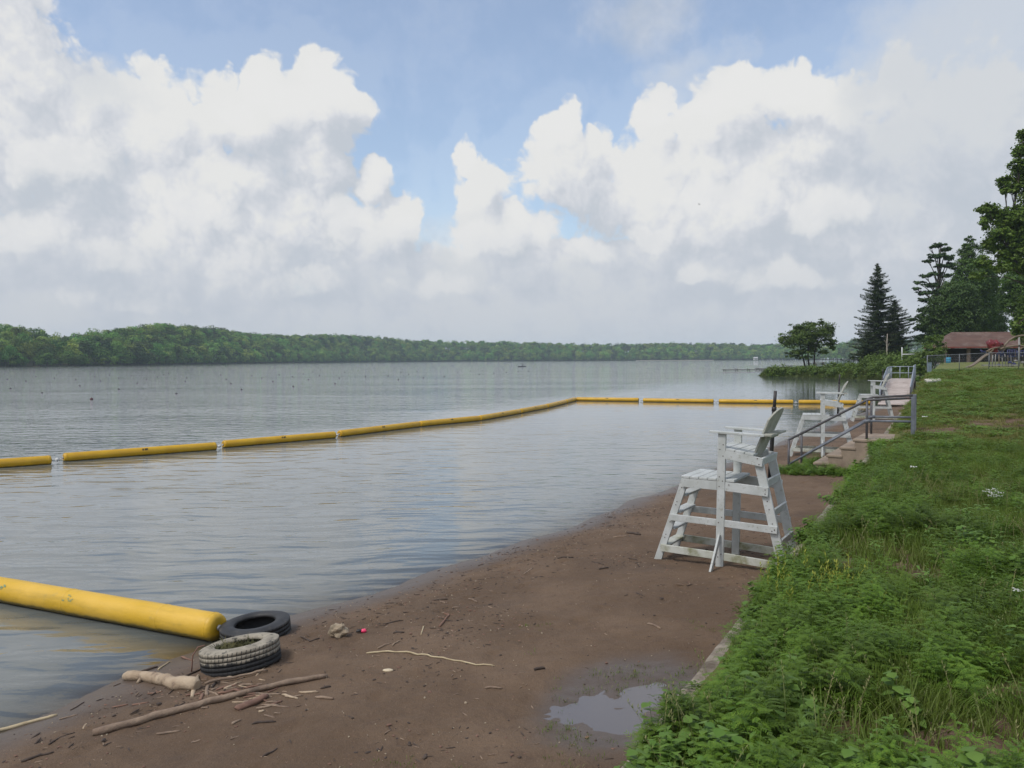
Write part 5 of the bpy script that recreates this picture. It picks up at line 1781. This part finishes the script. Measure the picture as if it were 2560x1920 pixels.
def conifer(name, label, D, base, apex, widths, seed, mat_=LS, group=None, step=.50, droop=.25, bark=None, asym=0.0):
    """tiers of drooping needle sprays; widths: (height fraction, radius in pixels)"""
    b = at_y(*base, D); a = at_y(*apex, D); H = a.z - b.z; k = D / F
    lean = a.x - b.x
    t = thing(name, label, 'conifer', b, 0, group)
    r = np.random.default_rng(seed)
    m = MB(); m.tube([(0, 0, -.3), (lean * .4, 0, H * .4), (lean, 0, H)], [.020 * H, .013 * H, .01], 8)
    V = []
    z = H * .06
    hs = [w[0] for w in widths]; ws = [w[1] * k for w in widths]
    while z < H * .99:
        f = z / H; w = float(np.interp(f, hs, ws)); cx = lean * f
        nb = max(4, int(5 + w * 2.0))
        a0 = r.uniform(0, 6.28)
        for q in range(nb):
            an = a0 + 2 * PI * q / nb + r.uniform(-.5, .5); L = w * (r.uniform(.35, .95) if r.random() < .6 else r.uniform(.9, 1.28)) * (1 + asym * math.cos(an)); zj = z + r.uniform(-.5, .5) * step
            if L < .12: continue
            dr = droop * (1 - .9 * f) - .22 * f
            d = np.array([math.cos(an), math.sin(an), 0.0]); sd_ = np.array([-math.sin(an), math.cos(an), 0.0])
            P = lambda u: np.array([cx, 0, zj]) + d * L * u + np.array([0, 0, -dr * L * u + .16 * L * u * u * u])
            if L > .5: m.tube([tuple(P(0)), tuple(P(.5)), tuple(P(.95))], [.02 + .012 * L, .012 + .006 * L, .006], 4, caps=False)
            ns = max(4, int(L / .085))
            for j in range(ns):
                u = .12 + .9 * j / ns
                wd2 = .34 * L * (1 - u) * .9 + .16
                for s2 in (-1, 1):
                    for rep in range(2):
                        c = P(u) + sd_ * s2 * wd2 * r.uniform(.05, .85) + np.array([0, 0, r.uniform(-.26, .03)])
                        e1 = (sd_ * s2 * .75 + d * .6 + r.normal(size=3) * .25); e1 /= np.linalg.norm(e1)
                        e2 = np.cross(e1, np.array([0, 0, 1.0]) + r.normal(size=3) * .45); e2 /= np.linalg.norm(e2)
                        sz = r.uniform(.11, .24)
                        V += [c + e1 * sz, c + e2 * sz * .34, c - e1 * sz, c - e2 * sz * .34]
        z += step * r.uniform(.75, 1.25) * (1 - .35 * f)
    m.build('trunk', bark or BARK, t)
    V = np.array(V)
    fast_mesh('crown', V, quads=np.arange(len(V)).reshape(-1, 4), mats=[mat_], parent=t)
    return t

# the headland: low land with a planted edge
HP = [(26.2, 57), (34.5, 72), (41.5, 88), (46.5, 103), (44.5, 116), (40.2, 127), (39.5, 131), (44, 143), (52, 153), (64, 164), (84, 182), (130, 220), (260, 300), (300, 240), (130, 145), (62, 100), (38, 62)]
c = Vector((60, 125))
bm_ = bmesh.new()
ring0 = [bm_.verts.new((x, y, -.5)) for x, y in HP]
ring1 = []
for x, y in HP:
    d = (c - Vector((x, y))).normalized(); ring1.append(bm_.verts.new((x + d.x * .9, y + d.y * .9, .5)))
ring2 = []
for x, y in HP:
    d = (c - Vector((x, y))).normalized(); ring2.append(bm_.verts.new((x + d.x * 5, y + d.y * 5, .95)))
n = len(HP)
for i in range(n):
    j = (i + 1) % n
    bm_.faces.new((ring0[i], ring0[j], ring1[j], ring1[i])); bm_.faces.new((ring1[i], ring1[j], ring2[j], ring2[i]))
f_ = bm_.faces.new(ring2); bmesh.ops.triangulate(bm_, faces=[f_]); bmesh.ops.recalc_face_normals(bm_, faces=bm_.faces)
me = bpy.data.meshes.new('headland'); bm_.to_mesh(me); bm_.free()
me.materials.append(surf('headland turf', (.055, .080, .018), (.085, .095, .03), .5, .95, .05, 4))
hd = bpy.data.objects.new('headland', me); COL.objects.link(hd); tag(hd, kind='structure')

px_tree('headland_tree', 'spreading three-stemmed tree standing alone on the low point', 'tree', 138, (2021, 917),
        [([(2014, 917), (2008, 896), (2000, 865), (1985, 840)], .16), ([(2023, 917), (2020, 890), (2022, 850), (2020, 815)], .17), ([(2034, 917), (2036, 885), (2045, 850), (2062, 825)], .17)],
        [(2015, 838, 40, 28), (1985, 845, 32, 26), (1960, 852, 20, 22), (1995, 820, 24, 16), (2025, 812, 24, 14), (2040, 835, 30, 24), (2062, 822, 22, 18), (2080, 832, 13, 9), (2070, 855, 24, 14), (2082, 868, 14, 7), (2035, 862, 36, 18), (2000, 880, 38, 9), (1985, 888, 24, 6), (2060, 880, 22, 7), (2012, 893, 24, 6), (2052, 805, 10, 8)],
        LF, .16, 13, 3, bark=surf('dark wet bark', (.035, .028, .024), rough=.9), flat=.5, fill=.25)
conifer('spruce_tree', 'tall narrow spruce with a bare-looking spire top beyond the point', 142, (2196, 908), (2194, 657),
        [(0, 46), (.12, 66), (.3, 50), (.5, 42), (.68, 32), (.85, 18), (.95, 8), (1, 1)], 5, group='spruces on the shore')
conifer('spruce_tree', 'shorter broad spruce leaning against the right side of the tall spruce', 145, (2232, 908), (2237, 748),
        [(0, 38), (.2, 56), (.45, 42), (.7, 27), (.9, 15), (1, 4)], 8, group='spruces on the shore', asym=.15)
conifer('spruce_tree', 'low dark spruce filling the foot of the tall spruce', 140, (2170, 910), (2176, 828),
        [(0, 56), (.3, 48), (.7, 24), (1, 3)], 9, group='spruces on the shore')
px_tree('white_pine', 'tall ragged white pine with flat tiers of branches and open gaps', 'conifer', 138, (2338, 905), [([(2338, 905), (2340, 800), (2346, 700), (2352, 608)], .32)],
        [(2350, 612, 20, 5), (2368, 622, 16, 6), (2328, 618, 10, 4), (2340, 640, 26, 6), (2370, 645, 16, 8), (2322, 652, 14, 4), (2350, 664, 18, 5), (2375, 660, 10, 7), (2310, 690, 16, 4), (2338, 684, 22, 5), (2362, 690, 16, 6), (2300, 706, 14, 4), (2328, 712, 24, 5),
         (2290, 722, 12, 4), (2315, 732, 26, 5), (2350, 728, 20, 6), (2305, 750, 16, 5), (2335, 752, 22, 6), (2284, 798, 12, 5), (2300, 790, 14, 6), (2320, 775, 20, 8), (2330, 800, 26, 12), (2310, 820, 22, 12), (2335, 845, 26, 20), (2300, 848, 14, 14)],
        LP, .15, 40, 6, flat=.4, long=1.4, fill=.2, depth=1.0)
LDD = leaf_mat('deep green leaves', (.036, .080, .018), (.080, .135, .026), (.055, .098, .020), .3, .2, .55)
MIX = [('dense_tree', 'dark round-crowned tree directly behind the left end of the shelter roof', 134, (2380, 905), [(2372, 770, 45, 38), (2400, 745, 40, 35), (2350, 800, 36, 30), (2395, 800, 48, 32), (2370, 840, 46, 26), (2420, 785, 30, 30)], LDD, 11),
       ('dense_tree', 'tall narrow dark tree whose top stands just left of the big maple', 146, (2425, 905), [(2421, 610, 12, 20), (2415, 640, 18, 18), (2436, 640, 22, 28), (2400, 668, 26, 14), (2425, 690, 40, 36), (2400, 720, 44, 26), (2450, 700, 28, 40), (2380, 735, 30, 18), (2460, 760, 36, 40)], LD, 12),
       ('dense_tree', 'grey-green tree above the middle of the shelter roof', 150, (2480, 905), [(2470, 740, 30, 50), (2488, 775, 28, 40), (2460, 800, 40, 34), (2490, 815, 34, 24), (2440, 815, 34, 24), (2475, 712, 16, 22)], LD, 13),
       ('dense_tree', 'thin open tree with sky showing through it above the shelter roof', 120, (2537, 905), [(2530, 715, 26, 26), (2548, 745, 26, 26), (2524, 760, 18, 18), (2552, 700, 30, 24), (2575, 740, 40, 60), (2556, 800, 26, 30)], LD, 14)]
for nm, lab, D, base, blobs, mt, sd_ in MIX:
    tx = base[0] + 2
    ty = min(b[1] for b in blobs) + 12
    px_tree(nm, lab, 'tree', D, base, [([base, (tx, (base[1] + ty) / 2), (tx, ty)], .26)], [(a_, b_, c_ * 1.18, d_ * 1.15) for a_, b_, c_, d_ in blobs], mt, .17, 19, sd_, 'trees behind the shelter', fill=.70, clump=.22)
px_tree('big_maple', 'big maple reaching in from the right edge, its outer branches in clear tufts', 'tree', 86, (2640, 905), [([(2640, 912), (2636, 760), (2620, 600), (2610, 440)], .38), ([(2638, 800), (2580, 690), (2520, 620)], .2)],
        [(2560, 335, 20, 16), (2555, 372, 24, 16), (2590, 360, 40, 36), (2548, 415, 30, 14), (2580, 430, 50, 36), (2512, 452, 22, 12), (2540, 466, 34, 18), (2508, 482, 14, 10), (2600, 490, 70, 44), (2460, 522, 18, 14), (2490, 530, 34, 22), (2530, 545, 50, 28), (2462, 556, 16, 14), (2500, 580, 38, 26),
         (2560, 590, 60, 40), (2480, 612, 28, 18), (2520, 630, 42, 22), (2470, 655, 26, 16), (2500, 668, 32, 16), (2445, 690, 18, 10), (2556, 660, 40, 20), (2610, 640, 70, 70), (2590, 560, 70, 60), (2545, 838, 16, 14), (2560, 805, 22, 22), (2536, 822, 14, 12), (2580, 850, 26, 30), (2620, 750, 60, 60)],
        LM, .17, 26, 17, fill=.2, clump=.28)
px_tree('leafy_shrub', 'tall leafy green shrub at the left corner of the shelter', 'shrub', 96, (2330, 915), [([(2330, 915), (2330, 880), (2332, 850)], .07), ([(2336, 915), (2346, 880), (2350, 845)], .06)],
        [(2328, 880, 22, 26), (2346, 852, 14, 18), (2322, 858, 14, 16), (2350, 880, 18, 26), (2310, 892, 16, 18), (2335, 900, 26, 14)], LB_, .13, 22, 21)
SHR = [(1932, 929, 15, 9, 127), (1958, 927, 20, 9, 126), (1990, 926, 22, 9, 124), (2022, 927, 22, 9, 122), (2056, 927, 24, 10, 119), (2090, 927, 24, 11, 116), (2124, 926, 24, 13, 113), (2158, 925, 24, 15, 110), (2190, 928, 20, 14, 106),
       (2176, 908, 24, 16, 116), (2208, 903, 26, 20, 112), (2240, 900, 28, 20, 108), (2272, 897, 26, 22, 104), (2298, 902, 20, 20, 98), (2215, 926, 22, 16, 100), (2246, 922, 22, 18, 95), (2278, 920, 22, 20, 90), (2300, 922, 14, 18, 82), (2128, 913, 18, 8, 125), (2085, 914, 16, 6, 130)]
for k, (px, py, rx, ry, D) in enumerate(SHR):
    if k < 9: py, ry, rx = py + 3, ry * 1.45, rx * 1.1
    yb = min(py + ry * .95, 944 if k < 9 else 952)
    px_tree('shoreline_bush', ('low rounded bush in the row along the water of the headland' if k < 9 else 'bushy green shrub in the thicket behind the boardwalk ramp'), 'bush', D, (px, yb), [([(px, yb), (px, py)], .05)],
            [(px, py - 2, rx * 1.1, ry * 1.2), (px - rx * .5, py + ry * .25, rx * .6, ry * .7), (px + rx * .5, py + ry * .2, rx * .6, ry * .75)], LB_ if k % 3 else LM, .13, 17, 40 + k, 'bushes along the headland' if k < 9 else 'thicket behind the ramp', flat=.8, fill=.3)
px_tree('trail_weed', 'small yellow-green weed clump between the ramp railing and the concrete slab', 'weed', 56, (2300, 952), [([(2300, 952), (2300, 946)], .02)], [(2298, 947, 8, 4), (2308, 945, 8, 3), (2292, 950, 6, 3)], G4, .07, 60, 77)
# pale bare trunk in front of the spruces
p = at_y(2217, 912, 132); t = thing('bare_trunk', 'pale bare pole-like tree trunk in front of the spruces', 'tree trunk', p)
m = MB(); m.tube([(0, 0, -.2), (.03, 0, 1.6), (-.02, 0, 3.4), (.05, 0, 5)], [.15, .12, .10, .05], 10); m.tube([(0, 0, 2.6), (.4, .1, 3.5)], [.05, .02], 6); m.tube([(0, 0, 3.2), (-.5, -.1, 4.0)], [.045, .02], 6)
m.build('trunk', PALEB, t)

# rank grass on the edge of the headland
SG = []
for (ax, ay), (bx, by) in zip(HP[:9], HP[1:10]):
    L = math.hypot(bx - ax, by - ay)
    for _ in range(int(L * 13)):
        f = random.random(); x, y = ax + (bx - ax) * f, ay + (by - ay) * f
        d = (Vector((60, 125)) - Vector((x, y))).normalized(); q = abs(random.gauss(.4, .9))
        SG.append((x + d.x * q, y + d.y * q, min(.75, -.45 + 1.05 * q)))
GS = leaf_mat('rank shore grass', (.075, .120, .020), (.130, .170, .036), (.09, .115, .026), .4, .25, .65)
def tall_tuft(sd_):
    r = random.Random(sd_); b = LB()
    for _ in range(60):
        b.blade(P3(r.uniform(-.3, .3), r.uniform(-.3, .3)), r.uniform(0, 6.3), r.uniform(.5, 1.1), r.uniform(.15, .6), .022, 0)
    return b.out('tall_tuft', [GS])
put('shore_grass', [tall_tuft(1), tall_tuft(2)], SG, .35, .85, .25)
# fences on the headland
def rail_fence(label, D, pts, rails, hgt, gy):
    b = at_y(pts[0], gy, D); t = thing('shore_fence', label, 'fence', b, 0, 'dark rail fences on the headland')
    ps = [at_y(px, gy, D) - b for px in pts]
    for p in ps:
        m = MB(); m.tube([p - Vector((0, 0, .3)), p + Vector((0, 0, hgt))], .045, 8); m.build('fence_post', DKP, t)
    for z in rails:
        m = MB(); m.tube([p + Vector((0, 0, z)) for p in ps], .03, 6); m.build('fence_rail', DKP, t)
rail_fence('low dark rail fence at the tip of the headland', 132, [1938, 1978, 2016, 2040], [.62], .75, 924)
rail_fence('taller dark fence on the headland right of the three-stemmed tree', 141, [2017, 2055, 2094, 2134, 2172], [.95, .2], 1.02, 912)
# picnic table on the headland
picnic_table(at_y(2048, 917, 136), 'dark picnic table among the plants on the headland')

# ================================================================ on the lake
DOCKM = surf('dark dock planks', (.075, .068, .06), (.05, .045, .04), 3, .8)
def dock(px0, px1, py, D, label, posts):
    a, b = at_y(px0, py, D), at_y(px1, py, D)
    c = (a + b) / 2; L = b.x - a.x
    t = thing('dock', label, 'dock', (c.x, c.y, 0), 0, 'low docks beyond the headland')
    m = MB(); m.box((0, 0, .22), (L, 1.6, .14)); m.build('dock_deck', DOCKM, t)
    k = int(L / 2.4)
    for q in range(k + 1):
        for s in (-.7, .7):
            m = MB(); x = -L / 2 + .3 + (L - .6) * q / k; m.tube([(x, s, -1), (x, s, random.uniform(.36, .6))], .07, 8); m.build('dock_post', DOCKM, t)
dock(1808, 1935, 926.2, 186, 'long low dark dock reaching out past the tip of the headland', 6)
dock(1890, 1950, 922.6, 205, 'short dark dock just behind the long one', 4)

# kayak and paddler
p = at_z(1305, 917, 0)
KD = surf('dark grey kayak', (.045, .05, .055), rough=.4)
t = thing('kayak', 'low dark kayak far out on the lake with a paddler aboard', 'kayak', (p.x, p.y, 0), rad(6))
m = MB(); prof = []
NN = 15
rows = []
for k in range(NN):
    u = -1 + 2 * k / (NN - 1); w = .34 * (1 - abs(u) ** 2.4); h = .10 + .16 * abs(u) ** 3
    rows.append([(u * 1.55, -w, .22 + h * .5), (u * 1.55, -w * .8, -.02), (u * 1.55, 0, -.07), (u * 1.55, w * .8, -.02), (u * 1.55, w, .22 + h * .5), (u * 1.55, 0, .27 + h * .5)])
vs = [v for r_ in rows for v in r_]
m.add(vs, [(a * 6 + b, a * 6 + (b + 1) % 6, (a + 1) * 6 + (b + 1) % 6, (a + 1) * 6 + b) for a in range(NN - 1) for b in range(6)], 0, True)
m.build('hull', KD, t)
m = MB(); m.lathe([(.25, .30), (.28, .34), (.30, .32)], 16); m.build('cockpit_rim', DKP, t)
# paddler: one skinned body, sitting, arms holding a paddle
SKIN = surf('tanned skin', (.38, .22, .15), rough=.6); SHIRT = surf('dark blue shirt', (.05, .06, .09), rough=.9)
J = {'pel': (0, 0, .20, .15), 'wst': (-.03, 0, .40, .14), 'chs': (-.02, 0, .62, .17), 'nck': (.0, 0, .80, .06), 'hd0': (.02, 0, .90, .085), 'hd1': (.02, 0, 1.02, .09),
     'sl': (0, .19, .72, .07), 'el': (.16, .30, .52, .05), 'wl': (.36, .33, .58, .035), 'hl': (.44, .32, .61, .035),
     'sr': (0, -.19, .72, .07), 'er': (.16, -.30, .56, .05), 'wr': (.36, -.33, .66, .035), 'hr': (.44, -.32, .70, .035),
     'kl': (.45, .14, .32, .085), 'fl': (.85, .12, .12, .05), 'kr': (.45, -.14, .32, .085), 'fr': (.85, -.12, .12, .05)}
E_ = [('pel', 'wst'), ('wst', 'chs'), ('chs', 'nck'), ('nck', 'hd0'), ('hd0', 'hd1'), ('chs', 'sl'), ('sl', 'el'), ('el', 'wl'), ('wl', 'hl'), ('chs', 'sr'), ('sr', 'er'), ('er', 'wr'), ('wr', 'hr'), ('pel', 'kl'), ('kl', 'fl'), ('pel', 'kr'), ('kr', 'fr')]
ks = list(J); me = bpy.data.meshes.new('person'); me.from_pydata([J[k][:3] for k in ks], [(ks.index(a), ks.index(b)) for a, b in E_], []); me.update()
person = bpy.data.objects.new('person', me); COL.objects.link(person)
sm = person.modifiers.new('skin', 'SKIN'); person.modifiers.new('smooth', 'SUBSURF').levels = 1
for k, v in zip(ks, me.skin_vertices[0].data):
    v.radius = (J[k][3], J[k][3]); v.use_root = (k == 'pel')
me.materials.append(SHIRT)
person.location = (p.x, p.y, .02); person.rotation_euler = (0, 0, rad(6))
tag(person, 'paddler in dark clothes sitting upright in the far kayak, holding a paddle', 'person')
hat = MB(); hat.lathe([(0, 1.14), (.09, 1.12), (.105, 1.05), (.17, 1.04), (.17, 1.03), (.10, 1.03)], 14)
h = hat.build('hat', DKP, person)
m = MB(); m.tube([(.46, .85, .42), (.46, -.85, .90)], .018, 6)
for s, z in ((1, .36), (-1, .96)):
    m.box((.46, s * 1.0, z), (.03, .36, .16), Matrix.Rotation(.3 * -1, 3, 'X'))
o = m.build('paddle', DKP); o.location = (p.x, p.y, .02); o.rotation_euler = (0, 0, rad(6)); tag(o, 'double-bladed paddle held across the far kayak', 'paddle')

# mooring buoys
BU = surf('dark red buoy', (.10, .022, .028), (.07, .02, .024), 4, .5); BUD = surf('dark buoy', (.040, .030, .032), (.03, .026, .03), 4, .5)
def buoy_mesh(name, mt):
    m = MB(); m.lathe([(0, -.10), (.06, -.09), (.105, -.03), (.115, .02), (.105, .08), (.06, .125), (.03, .135), (.03, .16), (0, .165)], 14)
    return m.build(name, mt)
B8 = [(64, 521), (258, 548), (730, 525), (843, 488), (490, 504), (160, 474), (618, 474), (900, 464), (1145, 456), (1138, 476), (1083, 553), (1390, 464), (1419, 490), (1484, 527), (1608, 456), (1677, 476), (1802, 507), (1797, 447), (1895, 464), (2058, 490), (2084, 456), (2118, 420), (1963, 441), (1548, 441), (1715, 435), (1355, 436), (1037, 427), (1006, 436), (967, 449), (730, 456), (808, 441), (672, 437), (583, 448), (465, 466), (333, 456), (220, 447), (46, 463), (555, 431), (348, 437), (1865, 430), (1922, 418), (1968, 407)]
B1 = [(30, 314), (212, 331), (350, 321), (269, 301), (156, 309), (467, 313), (660, 301), (740, 295), (810, 291), (875, 287), (932, 284), (612, 283), (1031, 276), (1075, 272), (541, 289), (227, 290), (315, 285), (391, 280), (680, 280), (795, 274)]
p = at_z(229, 999, 0); o = buoy_mesh('mooring_buoy', BU); o.location = p
tag(o, 'dark red round buoy, the nearest and largest of the scattered buoys', 'buoy', 'mooring buoys on the open lake')
src = buoy_mesh('mooring_buoy', BUD); first = True
for px, py in [(x / 2.458, 760 + y / 2.458) for x, y in B8] + [(900 + x / 2.212, 800 + y / 2.212) for x, y in B1]:
    p = at_z(px, py, 0)
    o = src if first else src.copy()
    if not first: COL.objects.link(o)
    first = False
    o.location = p - Vector((0, 0, .04)); s = .82 + min(.35, p.y / 500); o.scale = (s, s, s); o.rotation_euler = (random.uniform(-.3, .3), random.uniform(-.3, .3), 0)
    tag(o, 'small dark buoy floating far out beyond the yellow floats', 'buoy', 'mooring buoys on the open lake')

# white house across the bay
D = 880; b = at_y(1893, 899.3, D)
t = thing('white_house', 'small white lakeside house among the trees across the bay', 'house', (b.x, b.y + 6, .6))
m = MB(); m.box((0, 0, 1.2), (3.9, 3, 2.4)); m.build('wall', surf('white siding', (.50, .50, .48), rough=.7), t)
m = MB(); m.add([(-2.2, -1.8, 2.3), (2.2, -1.8, 2.3), (2.2, 1.8, 2.3), (-2.2, 1.8, 2.3), (-2.2, 0, 3.5), (2.2, 0, 3.5)], [(0, 1, 5, 4), (2, 3, 4, 5), (3, 0, 4), (1, 2, 5), (0, 3, 2, 1)]); m.build('roof', surf('grey roof', (.42, .42, .42), rough=.8), t)
for x in (-1.2, 1.2):
    m = MB(); m.box((x, -1.52, 1.3), (.8, .08, .9)); m.build('window', DKP, t)
m = MB(); m.box((0, -1.53, .95), (.7, .08, 1.9)); m.build('door', DKP, t)
# a bird in front of the clouds
p = at_y(1748, 511, 150); m = MB()
m.tube([(-.20, 0, 0), (-.08, 0, .02), (.06, 0, .02), (.17, 0, .03), (.22, 0, .02)], [.01, .045, .05, .03, .008], 8)
for s in (-1, 1):
    m.add([(.07, 0, .03), (.02, s * .22, .12), (-.05, s * .45, .07), (-.06, s * .22, .10), (-.06, 0, .03)], [(0, 1, 3, 4), (1, 2, 3)])
m.add([(-.18, 0, .0), (-.30, .05, .01), (-.30, -.05, .01)], [(0, 1, 2)])
o = m.build('bird', DKP); o.location = p; o.rotation_euler = (.5, 0, .4); tag(o, 'small dark bird flying in front of the white clouds', 'bird')

build_haze()
